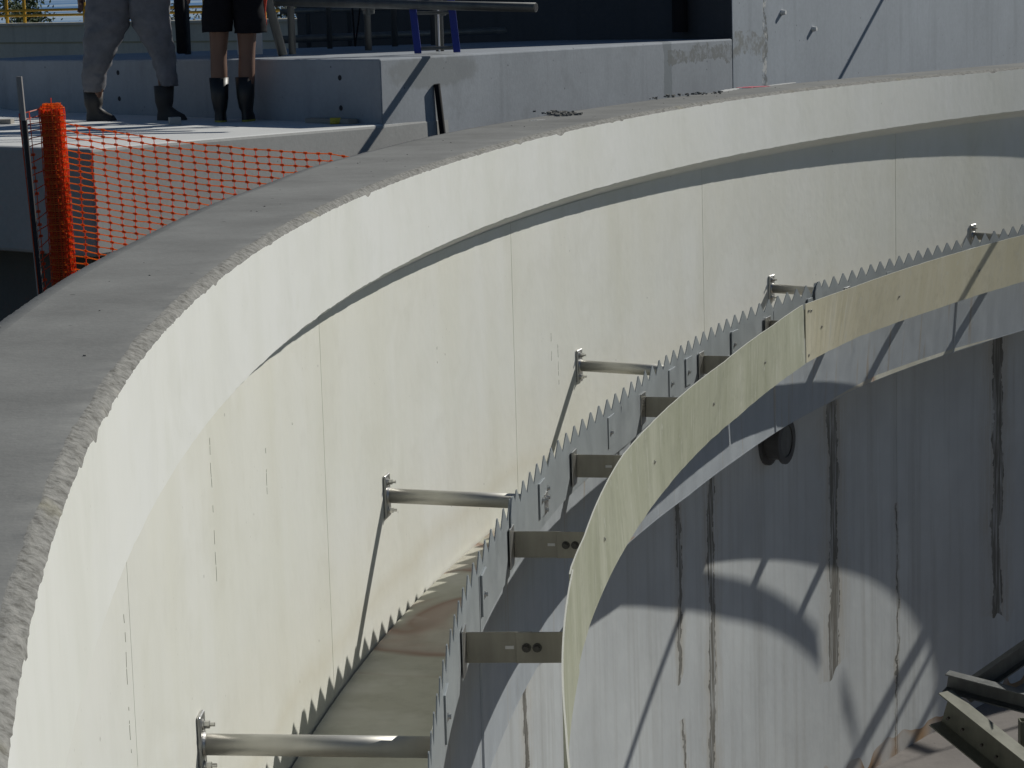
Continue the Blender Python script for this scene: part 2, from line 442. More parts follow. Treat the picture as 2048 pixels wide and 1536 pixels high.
def ring_beam():
    """coping slab with a broken inner arris, proud painted band and chamfer"""
    cols = us(-150, 210, -13, 42, .05, .75)
    NR = 7
    b = MB()
    rows = []
    for u in cols:
        fine = -13.5 <= u <= 42.5
        zt = Z_TOP + dz_top(u); zb = Z_BAND + dz_band(u)
        ro = r_out(u)
        n1 = noise.noise(Vector((u * 1.3, 3.1, 0)))
        n2 = noise.noise(Vector((u * 6.0, 9.1, 0)))
        n3 = noise.noise(Vector((u * 17.0, 5.7, 0)))
        pr = [(ro, Z_TANK - .5), (ro, zt - .035), (ro - .03, zt - .006 + n3 * .003), (ro - .09, zt), (R_BAND + .105, zt)]
        wtop = .046 + .008 * n1 + .004 * n2
        for k in range(NR):
            t = k / (NR - 1)
            r = R_BAND + wtop * (1 - t)
            z = zt - .024 * (t ** 1.5)
            if fine and 0 < k < NR - 1:
                q = Vector((u * 9, k * .5, 2.2)); q2 = Vector((u * 24, k * .9, 7.2))
                z += noise.noise(q) * .004 + noise.noise(q2) * .004
                r += noise.noise(q + Vector((0, 0, 9))) * .003
            if k == NR - 1:
                chip = max(0, noise.noise(Vector((u * 3.1, 1.3, 4))) - .34) * .05
                z += .004 * n2 + .003 * n3 - chip
                r += .002 * n3
            pr.append((r, z))
        e = .004 * noise.noise(Vector((u * 2.1, 0, 8))) + .003 * noise.noise(Vector((u * 7, 0, 3)))
        step = .0006 * math.copysign(1, noise.noise(Vector((round(u / 4.4) * 3.3, 5, 1)))) if fine else 0
        pr += [(R_BAND, zt - .12), (R_BAND, zb + e + step), (R_BAND + .02, zb - .018 + e + step), (R_WALL + .03, zb - .10 + e * .5), (R_WALL + .03, zb - .25)]
        rows.append([P(u, r, z) for r, z in pr])
    n = len(rows[0])
    vs = [p for r in rows for p in r]
    for i in range(n - 1):
        fs = [(c * n + i, (c + 1) * n + i, (c + 1) * n + i + 1, c * n + i + 1) for c in range(len(cols) - 1)]
        if i == 0: mi = 3
        elif i <= 4: mi = 0
        elif i <= 4 + NR - 1: mi = 1
        else: mi = 2
        base = len(b.f)
        b.f.extend(fs); b.m.extend([mi] * len(fs))
    b.v = vs
    o = b.build('ring_beam', [M['coping'], M['arris'], M['band'], M['outer']], tank, smooth=True)
    o['label'] = 'grey coping with chipped inner edge above a cream painted band'
    # creases between the differently painted strips
    me = o.data
    me.attributes.new('sharp_edge', 'BOOLEAN', 'EDGE')
    sharp_rows = {1, 3, 4, 5 + NR - 1, 5 + NR + 1, 5 + NR + 2}
    for e in me.edges:
        a, c = e.vertices
        if a % n == c % n and a % n in sharp_rows: e.use_edge_sharp = True
    return o
ring_beam()

# wall panels between the vertical joints
J0, JP = 7.98, 8.72
def wall_panel(u0, u1, seed, coarse):
    b = MB()
    zs = [Z_BAND - .085 - i * (Z_TANK - Z_BAND + .085) / -(6 if coarse else 40) for i in range((6 if coarse else 40) + 1)]
    nu = 4 if coarse else 24
    g = .0035 / 28.8 * 57.3
    def jit(side, z):
        return (noise.noise(Vector((side * 3.7, z * 1.3, 1))) * .010 + noise.noise(Vector((side * 3.7, z * 6, 5))) * .006)
    grid = []
    for z in zs:
        row = []
        a = u0 + g + jit(round(u0, 2), z); c = u1 - g + jit(round(u1, 2), z)
        for k in range(nu + 1):
            row.append(P(a + (c - a) * k / nu, R_WALL, z))
        grid.append((row, a, c))
    w = nu + 1
    vs = [p for r, _, _ in grid for p in r]
    fs = [(i * w + k, (i + 1) * w + k, (i + 1) * w + k + 1, i * w + k + 1) for i in range(len(zs) - 1) for k in range(nu)]
    b.add(vs, fs)
    for side in (1, 2):                     # returns into the joint
        e = []
        for (r, a, c), z in zip(grid, zs):
            u = a if side == 1 else c
            e += [P(u, R_WALL, z), P(u, R_WALL + .05, z)]
        b.add(e, [(2 * i, 2 * i + 1, 2 * i + 3, 2 * i + 2) for i in range(len(zs) - 1)])
    return b.build('wall_panel', M['wall'], tank, smooth=False)
k = -5
while k < 36:
    u0 = J0 + JP * k
    if k < -16: break
    wall_panel(u0, u0 + JP, k, not (-2 <= k <= 4))
    k += 1
cb = MB()
cu = us(-150, 210, -1, 0, 1, 1.0)
vs = [P(u, R_WALL + .05, z) for u in cu for z in (Z_BAND - .06, Z_TANK - .4)]
cb.add(vs, [(2 * i, 2 * i + 1, 2 * i + 3, 2 * i + 2) for i in range(len(cu) - 1)])
cb.build('wall_core', M['core'], tank)
# short hairline cracks in the coat
M['crack'] = newmat('crack', (.53, .51, .44), .95)
def crack(u, z0, z1, w, off=.0015):
    """a broken hairline: short dark slivers one below the other"""
    b = MB(); z = z0; rr = random.Random(int(abs(u * 100)))
    while z > z1:
        l = rr.uniform(.01, .06); n = 4; vs = []; w_ = w * rr.uniform(.5, 1.0)
        for i in range(n + 1):
            t = i / n; zz = z - l * t
            uu = u + noise.noise(Vector((u * 7, zz * 7, 2))) * .03
            h = w_ * max(.2, math.sin(math.pi * t)) / 28.8 * 57.3 / 2
            for sg in (-1, 1):
                for r in (R_WALL - off, R_WALL + .004): vs.append(P(uu + sg * h, r, zz))
        fs = []
        for i in range(n):
            a = 4 * i; c = a + 4
            fs += [(a, a + 2, c + 2, c), (a + 1, a, c, c + 1), (a + 2, a + 3, c + 3, c + 2)]
        b.add(vs, fs)
        z -= l + rr.choice((.004, .008, .03, .07))
    return b.build('crack', M['crack'], tank)
crack(2.99, -1.68, -2.25, .0032); crack(5.38, -1.95, -2.22, .0035); crack(-.98, -1.85, -2.35, .0032)
crack(18.7, -2.50, -2.80, .0025); crack(18.4, -2.40, -2.60, .002); crack(6.6, -1.95, -2.02, .004); crack(13.2, -2.1, -2.2, .003)

# ------------------------------------------------------------------ launder channel with V-notch weir
dr_top = lin_tab([(-30, 27.943), (1.5, 27.937), (3.3, 27.944), (5.2, 27.956), (8.8, 27.954), (11.6, 27.95), (13.4, 27.930), (15.4, 27.909), (17, 27.930), (19.3, 27.958), (21.5, 27.982), (23.4, 27.994), (25.6, 27.970), (25.95, 27.953), (29, 27.934), (33, 27.90), (40, 27.90), (60, 27.943)])
dr_bot = lin_tab([(-30, 27.95), (12, 27.96), (15.8, 27.985), (19, 27.94), (21.8, 27.95), (24.5, 27.99), (29.4, 28.02), (33.1, 27.975), (36.3, 27.945), (60, 27.95)])
def rw(u, z):
    t = min(1, max(0, (Z_WEIR - .1 - z) / (Z_WEIR - .1 - Z_TR)))
    return dr_top(u) * (1 - t) + dr_bot(u) * t
launder = empty('launder_channel', (TC[0], TC[1], Z_TR), label='steel launder channel with saw-tooth weir running round inside the tank', cat='channel')
# floor of the channel
fu = us(-150, 210, -13, 42, .5, 1.5)
b = MB(); vs = []
for u in fu:
    ri = rw(u, Z_FLOOR_CH) + .012
    vs += [P(u, ri, Z_FLOOR_CH), P(u, ri + .3, Z_FLOOR_CH - .004), P(u, R_WALL - .012, Z_FLOOR_CH + .006), P(u, R_WALL - .012, Z_TR), P(u, ri, Z_TR)]
n5 = 5
fs = []
for c in range(len(fu) - 1):
    for i in range(5):
        j = (i + 1) % 5
        fs.append((c * 5 + i, c * 5 + j, (c + 1) * 5 + j, (c + 1) * 5 + i))
b.add(vs, fs)
b.build('channel_floor', M['chfloor'], launder)
# inner side of the channel, in bolted lengths
def side_panel(u0, u1):
    b = MB(); nu = max(3, int((u1 - u0) / .5)); g = .004 / 28 * 57.3; zs = (-2.60, -2.9, -3.2, Z_TR); vs = []
    for k in range(nu + 1):
        u = u0 + g + (u1 - u0 - 2 * g) * k / nu
        for z in zs: vs.append(P(u, rw(u, z) + .006, z))
        for z in reversed(zs): vs.append(P(u, rw(u, z) + .014, z))
        # small turned-in lip at the bottom
    m = 8
    fs = []
    for k in range(nu):
        for i in range(m):
            j = (i + 1) % m
            fs.append((k * m + i, k * m + j, (k + 1) * m + j, (k + 1) * m + i))
    fs += [tuple(range(m - 1, -1, -1)), tuple(nu * m + i for i in range(m))]
    b.add(vs, fs); o = b.build('side_panel', M['trough'], launder)
    # dark sealant bead covering the joint
    s = MB(); vs = []
    for z in zs:
        for du, dr in ((-.055, .005), (-.02, -.004), (.02, -.004), (.055, .005)):
            vs.append(P(u1 + du * .6, rw(u1, z) + dr, z))
    s.add(vs, [(4 * i + j, 4 * i + j + 1, 4 * i + 5 + j, 4 * i + 4 + j) for i in range(3) for j in range(3)])
    s.build('joint_seal', M['trough'], o)
u = -147.0
while u < 209:
    side_panel(u, min(u + 9, 210)); u += 9.0
side_panel(-150, -147)
# lower rim strip catching the light
b = MB(); vs = []
for u in fu:
    r0 = rw(u, Z_TR)
    vs += [P(u, r0 + .0055, Z_TR - .006), P(u, r0 + .0055, Z_TR + .004), P(u, r0 + .016, Z_TR + .004), P(u, r0 + .016, Z_TR - .006)]
fs = [(c * 4 + i, c * 4 + (i + 1) % 4, c * 4 + 4 + (i + 1) % 4, c * 4 + 4 + i) for c in range(len(fu) - 1) for i in range(4)]
b.add(vs, fs); b.build('bottom_rim', M['trough'], launder)
# weir plates
def weir_plate(u0, u1, tip0, pitch):
    b = MB(); pts = []
    k0 = math.floor((u0 - tip0) / pitch) - 1
    prof = ((-.5, -.088), (-.105, -.014), (-.06, -.002), (0, .0005), (.06, -.002), (.105, -.014))
    k = k0
    raw = []
    while tip0 + k * pitch < u1 + pitch:
        for t, dz in prof: raw.append((tip0 + (k + t) * pitch, Z_WEIR + dz))
        k += 1
    for (a, za), (c, zc) in zip(raw, raw[1:]):
        if a < u0 <= c: pts.append((u0, za + (zc - za) * (u0 - a) / (c - a)))
        if u0 < c < u1: pts.append((c, zc))
        if a < u1 <= c: pts.append((u1, za + (zc - za) * (u1 - a) / (c - a)))
    vs = []
    for u, z in pts:
        r = rw(u, z)
        vs += [P(u, r, -2.86), P(u, r, z), P(u, r + .005, z), P(u, r + .005, -2.86)]
    fs = [(c * 4 + i, c * 4 + (i + 1) % 4, c * 4 + 4 + (i + 1) % 4, c * 4 + 4 + i) for c in range(len(pts) - 1) for i in range(4)]
    b.add(vs, fs + [(0, 3, 2, 1), tuple(len(vs) - 4 + i for i in range(4))])
    return b.build('weir_plate', M['weir'], launder)
WP = 17.6
for j in range(-9, 12):
    u0 = 8.29 + WP * j
    if u0 > 208 or u0 + WP < -149: continue
    a, c = max(u0, -150), min(u0 + WP, 210)
    if j == 0: weir_plate(a, c, 8.84, .452)
    elif j > 0: weir_plate(a, c, 25.95 + WP * (j - 1), .4555)
    else: weir_plate(a, c, 8.84, .4555)
# rounded splice tongue where two weir plates meet
def splice(u):
    b = MB(); w = .17 / 28 * 57.3
    prof = [(-.5, -.30), (-.5, -.075), (-.30, -.018), (-.12, .004), (.12, .004), (.30, -.018), (.5, -.075), (.5, -.30)]
    f = [P(u + x * w, rw(u, Z_WEIR) - .010, Z_WEIR + z) for x, z in prof]
    k = [P(u + x * w, rw(u, Z_WEIR) - .0015, Z_WEIR + z) for x, z in prof]
    n = len(prof)
    b.add(f + k, [tuple(range(n)), tuple(range(2 * n - 1, n - 1, -1))] + [(i, n + i, n + (i + 1) % n, (i + 1) % n) for i in range(n)])
    return b.build('splice_plate', M['weir'], launder)
for u in (8.45, 26.05, 43.6, -9.2): splice(u)
def bolt(b, p, d, r=.011, l=.022):
    p = Vector(p); d = Vector(d)
    b.tube(p, p + d * .004, r * 1.6, 10)
    b.tube(p + d * .004, p + d * l, r, 6)
def clip(u, big=False):
    b = MB(); r = rw(u, -2.7)
    c = Vector(P(u, r - .006, -2.70))
    b.box(c, tan(u), rad(u), (0, 0, 1), .085, .005, .095)
    o = b.build('clip_plate', M['weir'], launder, bevel=.0015)
    k = MB(); bolt(k, c + Vector((0, 0, -.005)) - tan(u) * .02 + rad(u) * .005, rad(u), .011, .014); k.build('bolt', M['bolt'], o)
    # narrow drip slot below the bolt
    if big:
        q = MB(); q.box(c + tan(u) * .10 + Vector((0, 0, -.045)) + rad(u) * .002, tan(u), rad(u), (0, 0, 1), .055, .006, .055)
        o2 = q.build('clip_plate', M['plate'], launder, bevel=.0015)
        for dx, dz in ((.07, -.02), (.13, -.02), (.07, -.075), (.13, .03)):
            k = MB(); bolt(k, c + tan(u) * dx + Vector((0, 0, dz)) + rad(u) * .008, rad(u), .011, .014); k.build('bolt', M['bolt'], o2)
for i, u in enumerate((-5.4, -1.5, 2.45, 6.27, 10.38, 14.42, 18.14, 21.84, 25.75, 29.6, 33.5, 37.4)): clip(u, i == 4)
clip(19.15)

# ------------------------------------------------------------------ struts between wall and weir
strut_names = ['nearest steel tube strut, at the bottom edge, bolted to the cream wall', 'second steel tube strut from the bottom, bolted to the cream wall below the long shadow-free stretch',
               'third steel tube strut, its tube ending behind the middle of the saw teeth', 'fourth steel tube strut, short in view, beside the baffle joint', 'farthest steel strut, only its wall plate tip showing above the saw teeth']
strut_names[1] = 'second steel tube strut from the bottom, its shadow slanting down the cream wall'
for k in range(5):
    u = (1.92, 10.65, 19.62, 28.48, 37.57)[k]
    root = empty('brace_strut', P(u, R_WALL, -2.72), label=strut_names[k], cat='strut', group='struts between wall and weir')
    zc = -2.72; rd, tn = rad(u), tan(u)
    c = Vector(P(u, R_WALL, zc))
    b = MB(); b.box(c + rd * .008, tn, rd, (0, 0, 1), .055, .008, .118)
    pl = b.build('wall_plate', M['plate'], root, bevel=.012, seg=3)
    for dz in (-.078, .078):
        b = MB(); p = c + rd * .016 + Vector((0, 0, dz)) - tn * .01
        b.tube(p, p + rd * .006, .021, 14); b.tube(p + rd * .006, p + rd * .026, .015, 6); b.tube(p + rd * .026, p + rd * .045, .008, 8)
        b.build('bolt', M['bolt'], pl)
    e = Vector(P(u, rw(u, zc) + .022, zc - .028))
    s = c + rd * .016
    b = MB(); b.tube(s, e, .040, 28); b.build('tube', M['tube'], root, smooth=False)
    b = MB(); b.tube(s + rd * .001, s + rd * .010, .046, 24, r2=.041); b.build('weld_collar', M['plate'], root)
    b = MB(); b.box(e - rd * .002, tn, rd, (0, 0, 1), .06, .006, .085); b.build('end_plate', M['plate'], root, bevel=.003)
for o in bpy.data.objects:
    if o.name.startswith('tube') and o.type == 'MESH':
        for p in o.data.polygons: p.use_smooth = len(p.vertices) == 4

# ------------------------------------------------------------------ scum baffle
rb_top = lin_tab([(-40, 27.497), (0.5, 27.49), (2.4, 27.501), (5.3, 27.512), (6.5, 27.496), (10.4, 27.511), (13.9, 27.475), (17, 27.455), (20.5, 27.508), (22.8, 27.585), (22.95, 27.575), (25.2, 27.505), (28.9, 27.455), (33.6, 27.40), (45, 27.42), (60, 27.497)])
rb_bot = lin_tab([(-40, 27.497), (6.8, 27.497), (10.4, 27.482), (13, 27.476), (18.2, 27.482), (20.9, 27.526), (22.8, 27.567), (22.95, 27.575), (25.75, 27.575), (29.4, 27.49), (33.8, 27.436), (45, 27.44), (60, 27.497)])
def rb(u, z):
    t = (Z_BT - z) / (Z_BT - Z_BB)
    return rb_top(u) * (1 - t) + rb_bot(u) * t
baffle = empty('scum_baffle', (TC[0], TC[1], Z_BB), label='curved olive fibreglass scum baffle hung on brackets in front of the saw-tooth weir', cat='baffle')
def baffle_panel(u0, u1, mat, ext=0, dr=0):
    b = MB(); nu = max(4, int((u1 - u0) / .25)); vs = []
    for k in range(nu + 1):
        u = u0 + (u1 - u0) * k / nu
        j = .0025 * noise.noise(Vector((u * 3, 2, 1))); j2 = .006 * noise.noise(Vector((u * 2.3, 7, 1)))
        for z, d in ((Z_BB + j2, 0), (Z_BT + j, 0), (Z_BT + j, .007), (Z_BB + j2, .007)):
            vs.append(P(u, rb(u, z) + d + dr, z))
    b.add(vs, [(0, 3, 2, 1), tuple(len(vs) - 4 + i for i in range(4))], 0)
    for c in range(nu):
        for i in range(4):
            b.f.append((c * 4 + i, c * 4 + (i + 1) % 4, c * 4 + 4 + (i + 1) % 4, c * 4 + 4 + i)); b.m.append(1 if i in (1, 3) else 0)
    return b.build('baffle_panel', [mat, M['frpedge']], baffle)
ARMS = [.6, 4.50, 8.37, 12.40, 16.40, 19.98, 23.72, 27.6, 31.5, 35.4, 39.3, 51.0, 54.9]
JB = 22.88
bp = {}
for j in range(-9, 12):
    u0 = JB + 17.7 * j; u1 = u0 + 17.7
    a, c = max(u0 + .045, -150), min(u1 - .045, 210)
    if c - a < .3: continue
    if j == -1: a -= .25
    if j == 0: c = 41.7                     # the next length is not hung yet: a gap outside the picture
    if j == 1: a = 44.6
    bp[j] = baffle_panel(a, c, M['frp2'] if j == 0 else M['frp'], dr=-.009 if j == -2 else 0)
bp[0]['label'] = 'tan coloured baffle length right of the joint'
bp[-1]['label'] = 'olive baffle length left of the joint'
# joint straps behind the gap
b = MB(); c = Vector(P(JB - .03, rb(JB, -2.6) + .014, -2.62)); b.box(c, tan(JB), rad(JB), (0, 0, 1), .05, .006, .11); b.build('joint_strap', M['frp'], baffle)
for ua in ARMS:
    for q in (-1, 1):
        if q == 1: continue
        k = MB(); z = (Z_BT + Z_BB) / 2 + (.0 if q < 0 else .14)
        bolt(k, Vector(P(ua - .06 * 0, rb(ua, z) - .001, z)), rad(ua), .0075, .008)
        jj = math.floor((ua - JB - 1.5) / 17.7) if ua > 30 else math.floor((ua - JB) / 17.7)
        k.build('bolt', M['bolt'], bp[jj])
for uu, z in ((JB + .18, Z_BT - .06), (JB + .30, Z_BT - .065), (JB + .18, Z_BB + .05)):
    k = MB(); bolt(k, P(uu, rb(uu, z) - .001, z), rad(uu), .008, .007); k.build('bolt', M['bolt'], bp[0])
arm_words = ['bracket arm just below the bottom edge of the picture', 'nearest bracket arm between weir and baffle, long brown face with two bolt heads', 'second bracket arm from the bottom, with two dark bolts beside the baffle edge',
             'third bracket arm from the bottom, with one bright slot showing', 'fourth bracket arm from the bottom, half hidden by the baffle', 'fifth bracket arm, only its weir end showing above the baffle', 'sixth bracket arm, a small dark corner left of the baffle joint']
arm_words += ['bracket arm hidden behind the tan baffle, %s right of the joint' % w for w in ('first', 'second', 'third', 'fourth', 'fifth', 'sixth', 'seventh', 'eighth')]
for i, ua in enumerate(ARMS):
    r0 = rw(ua, -2.7); r1 = rb(ua, -2.72) + .007
    rd, tn = rad(ua), tan(ua)
    base = Vector(P(ua, r0, -2.72))
    root = empty('baffle_bracket', base, label=arm_words[i], cat='bracket', group='bracket arms between weir and baffle')
    b = MB(); b.box(base + rd * .012 - tn * .055, tn, rd, (0, 0, 1), .065, .004, .10); b.build('end_plate', M['plate'], root, bevel=.003)
    zc = Vector((0, 0, .0))
    L1 = (r0 - r1) * .62
    b = MB(); b.box(base + rd * (.016 + L1 / 2) + zc, rd, tn, (0, 0, 1), L1 / 2, .0035, .066); a1 = b.build('arm', M['arm'], root, bevel=.002)
    s0 = (r0 - r1) * .50
    L2 = (r0 - r1) - s0 - .002
    b = MB(); b.box(base + rd * (s0 + L2 / 2) - tn * .0085, rd, tn, (0, 0, 1), L2 / 2, .0035, .066); a2 = b.build('lap_arm', M['arm'], root, bevel=.002)
    b = MB(); b.box(base + rd * (r0 - r1 - .007) + tn * .03, tn, rd, (0, 0, 1), .04, .0035, .066); b.build('foot', M['arm'], root)
    for dx in (.60, .70):
        p = base + rd * ((r0 - r1) * dx) - tn * .012
        b = MB(); b.tube(p, p - tn * .004, .020, 12); b.tube(p - tn * .004, p - tn * .018, .012, 6); b.build('bolt', M['boltdark'], a2)
    b = MB(); p = base + rd * ((r0 - r1) * .44) - tn * .0042; b.box(p, rd, tn, (0, 0, 1), .018, .0008, .007); b.build('slot', M['bolt'], a1)

# ------------------------------------------------------------------ tank floor and ground
b = MB()
n = 96
vs = [(TC[0], TC[1], Z_TANK - .4)] + [P(360 * k / n, R_WALL + .04, Z_TANK) for k in range(n)]
b.add(vs, [(0, 1 + (k + 1) % n, 1 + k) for k in range(n)])
tag(b.build('tank_floor', M['tankfloor']), kind='structure')
b = MB(); vs = []
RR = (29.2, 31, 34, 40, 60, 120, 400, 1200, 3500)
for r in RR:
    for k in range(n): vs.append(P(360 * k / n, r, Z_GROUND + (0 if r < 120 else -.3)))
fs = [(i * n + k, (i + 1) * n + k, (i + 1) * n + (k + 1) % n, i * n + (k + 1) % n) for i in range(len(RR) - 1) for k in range(n)]
b.add(vs, fs)
tag(b.build('ground', M['soil']), kind='structure')
M['water'] = newmat('water', (.10, .20, .30), .5, 0, .15)
nw = N(M['water'])
nw.color(nw.ramp(nw.noise(1.0, 4, .6, nw.scale((.004, .03, 1))), [(.4, (.10, .22, .42)), (.62, (.42, .52, .60))]))
b = MB(); b.add([(-900, 175, -2.6), (700, 175, -2.6), (1500, 3400, -2.6), (-2500, 3400, -2.6)], [(0, 1, 2, 3)])
tag(b.build('water', M['water']), kind='structure')

# ------------------------------------------------------------------ concrete platform, step and building
A_, C_, D_ = Vector((-4.62, 23.4)), Vector((-.96, 19.48)), Vector((2.31, 25.0))
fdir = (D_ - C_).normalized()           # along the sunlit faces, away from the viewer
bdir = (A_ - C_).normalized()                     # along the shaded faces
b = MB()
slab_poly = [(-2.745, 16.4), (-.975, 19.43), (1.6, 23.9), (-3.2, 27.6), (-9.0, 26.8), (-9.0, 21.4), (-3.46, 16.99)]
b.prism(slab_poly, -1.74, -1.08)
for vi, zz in ((7, -1.0115), (13, -1.0125), (12, -1.03)):
    b.v[vi] = (b.v[vi][0], b.v[vi][1], zz)
M['slabtop'] = concrete('slab_laitance', (.70, .70, .68), .10, 1.1, .9, True, False)
b.m[1] = 1
slab = b.build('concrete_slab', [M['slab'], M['slabtop']], bevel=.025, seg=2)
cxs = sum(x for x, y in slab_poly) / 7; cys = sum(y for x, y in slab_poly) / 7
b = MB(); b.prism([(x + (cxs - x) * .16, y + (cys - y) * .16) for x, y in slab_poly], Z_GROUND - .3, -1.72)
b.build('footing', M['core'], slab)
tag(slab, 'raised grey concrete platform behind the tank where two people stand', 'platform')
b = MB()
bp_ = [A_, C_, D_, D_ + bdir * 2.6, A_ + Vector((-.1, 2.3)), A_ + Vector((-.45, .9))]
b.prism([(v.x, v.y) for v in bp_], -3.0, -.57)
for vi, zz in ((6, -.597), (8, -.633), (9, -.64), (10, -.62), (11, -.60)):
    b.v[vi] = (b.v[vi][0], b.v[vi][1], zz)
step = b.build('concrete_step', M['block'], bevel=.015, seg=2)
tag(step, 'grey concrete step block on the platform, its long left side in shade', 'step')
E_ = D_ + fdir * 22; F_ = D_ + bdir * 7
b = MB()
b.prism([(D_.x, D_.y), (E_.x, E_.y), (E_ + bdir * 7).to_tuple(), (F_.x, F_.y)], -3.0, 3.3)
M['endwall'] = concrete('end_wall_shade', (.075, .078, .085), .2, .8, .8, False)  # near-black colour paints in the deep shade on the building's end face
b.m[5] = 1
bld = b.build('concrete_building', [M['building'], M['endwall']], bevel=.012)
tag(bld, 'tall bare concrete building wall at the upper right, crossed by slanting shadows', 'building')
fn = Vector((fdir.y, -fdir.x, 0)); f3 = Vector((fdir.x, fdir.y, 0)); b3 = Vector((bdir.x, bdir.y, 0))
def face_pt(px, py):                               # on the sunlit face plane
    d = FW + RT * ((px - PW / 2) / FPX) + UP * ((PH / 2 - py) / FPX)
    q = Vector((C_.x, C_.y, 0))
    return d * (q.dot(fn) / d.dot(fn))
# cast-in plugs on the building face
for px, py in ((1625, 58), (1563, 25)):
    p = face_pt(px, py); b = MB(); b.tube(p - fn * .01, p + fn * .05, .034, 14, r2=.022)
    b.build('tie_plug', M['white'], bld)
# form-tie holes on the shaded side of the step
M['hole'] = newmat('tie_hole', (.03, .03, .035), .9)
tn_ = Vector((bdir.x, bdir.y, 0)); nn = Vector((-tn_.y, tn_.x, 0))
if nn.y > 0: nn = -nn
for s_, z in ((.5, -.72), (.5, -.96), (2.1, -.70), (2.1, -.94), (3.6, -.70), (3.6, -.93)):
    p = Vector((C_.x, C_.y, z)) + tn_ * s_; b = MB(); b.tube(p - nn * .01, p + nn * .0025, .022, 12); b.build('tie_hole', M['hole'], step)
# dark vertical downpipe on the shaded end of the building
b = MB(); p = Vector((D_.x, D_.y, 0)) + b3 * .62; nb = nn
b.tube(p + nb * .10 + Vector((0, 0, -.56)), p + nb * .10 + Vector((0, 0, 1.7)), .08, 14)
tag(b.build('downpipe', M['black']), 'dark vertical pipe on the shaded end of the concrete building', 'pipe')

# ------------------------------------------------------------------ far wall, railing, trees
pa = ray(-120, 51, 43); pb = ray(980, 33.5, 34)
pa.z = pb.z = -.468
d = (pb - pa); d.z = 0; L = d.length; d.normalize(); nrm = Vector((d.y, -d.x, 0))
far = empty('far_tank_wall', (pa + pb) / 2 + Vector((0, 0, -1.5)), label='low beige wall across the far left behind the people', cat='wall')
b = MB(); b.box((pa + pb) / 2 + Vector((0, 0, -1.3)), d, nrm, (0, 0, 1), L / 2, .15, 1.3); b.build('wall_body', M['beige'], far)
b = MB(); b.box((pa + pb) / 2 + Vector((0, 0, -.30)), d, nrm, (0, 0, 1), L / 2 + .01, .16, .012); b.build('trim_line', M['stripe'], far)
b = MB(); b.box((pa + pb) / 2 + Vector((0, 0, -.0)), d, nrm, (0, 0, 1), L / 2 + .01, .19, .02); b.build('wall_cap', M['beige'], far)
rail = empty('yellow_railing', pa + Vector((0, 0, .02)), label='yellow pipe handrail standing on the far beige wall', cat='railing')
def on_wall(px):
    lo, hi = 0.0, L
    for _ in range(40):
        m = (lo + hi) / 2; q = pa + d * m
        x = PW / 2 + FPX * q.dot(RT) / q.dot(FW)
        if x < px: lo = m
        else: hi = m
    return pa + d * lo
for px in (-70, 15, 50, 170, 290, 410, 530, 640, 650, 665, 760):
    q = on_wall(px) + Vector((0, 0, .02))
    b = MB(); b.tube(q, q + Vector((0, 0, 1.05)), .028 if px < 600 else .035, 10); b.build('post', M['yellow'], rail)
for h in (.14, .225, .62, 1.05):
    q0 = pa + Vector((0, 0, h)); q1 = pb + Vector((0, 0, h))
    b = MB(); b.tube(q0, q1, .022, 10); b.build('rail', M['yellow'], rail)
def leafmat(name, a, c):
    m = newmat(name, a, .7); n = N(m); n.color(n.ramp(n.noise(3, 4), [(.35, a), (.65, c)])); return m
M['leaf'] = leafmat('leaf_green', (.035, .07, .025), (.09, .13, .04))
M['leafd'] = leafmat('leaf_dark', (.02, .035, .02), (.05, .07, .03))
M['bark'] = newmat('bark', (.12, .09, .06), .9)
def tree(px, depth, ztop, wid, label, mat, seed, leaves=2600):
    rnd = random.Random(seed)
    x = col_x(px, depth, -1)
    root = empty('garden_tree', (x, depth, Z_GROUND - .3), label=label, cat='tree', group='trees beyond the far wall')
    h = ztop - Z_GROUND + .3
    base = Vector((x, depth, Z_GROUND - .3))
    b = MB(); b.tube(base, base + Vector((.05, 0, h * .55)), .09 * wid, 10, r2=.05 * wid)
    tips = []
    for k in range(9):
        a = rnd.uniform(0, 6.28); p0 = base + Vector((.04, 0, h * rnd.uniform(.2, .55)))
        p1 = p0 + Vector((math.cos(a) * wid * rnd.uniform(.2, .5), math.sin(a) * wid * rnd.uniform(.2, .5), h * rnd.uniform(.15, .38)))
        b.tube(p0, p1, .03 * wid, 6, r2=.012 * wid); tips.append(p1)
    b.build('trunk', M['bark'], root)
    c = MB()
    cl = [(t, rnd.uniform(.16, .3) * wid) for t in tips] + [(base + Vector((rnd.uniform(-.4, .4) * wid, rnd.uniform(-.4, .4) * wid, h * rnd.uniform(.35, .95))), rnd.uniform(.12, .26) * wid) for _ in range(16)]
    for _ in range(leaves):
        t, r = rnd.choice(cl)
        q = t + Vector((rnd.gauss(0, .5), rnd.gauss(0, .5), rnd.gauss(0, .5))) * r
        a = Vector((rnd.gauss(0, 1), rnd.gauss(0, 1), rnd.gauss(0, 1))).normalized(); e = a.orthogonal().normalized()
        s = rnd.uniform(.03, .06) * max(1, wid * .5)
        c.add([q - a * s, q + e * s * .5, q + a * s, q - e * s * .5], [(0, 1, 2, 3)])
    c.build('crown', mat, root)
tree(25, 52, .75, 1.2, 'light green leafy tree behind the yellow railing at the far left', M['leaf'], 3)
tree(85, 62, -.48, 2.2, 'low dark bush just above the far beige wall, left of the walking person', M['leafd'], 4)
tree(380, 70, -.42, 2.4, 'dark bush seen between the two people above the far wall', M['leafd'], 5)
tree(560, 75, -.25, 3.0, 'dark bush beyond the leaning prop above the far wall', M['leafd'], 6)
tree(690, 75, -.2, 3.0, 'dark tree behind the yellow rails right of the leaning prop', M['leafd'], 8)

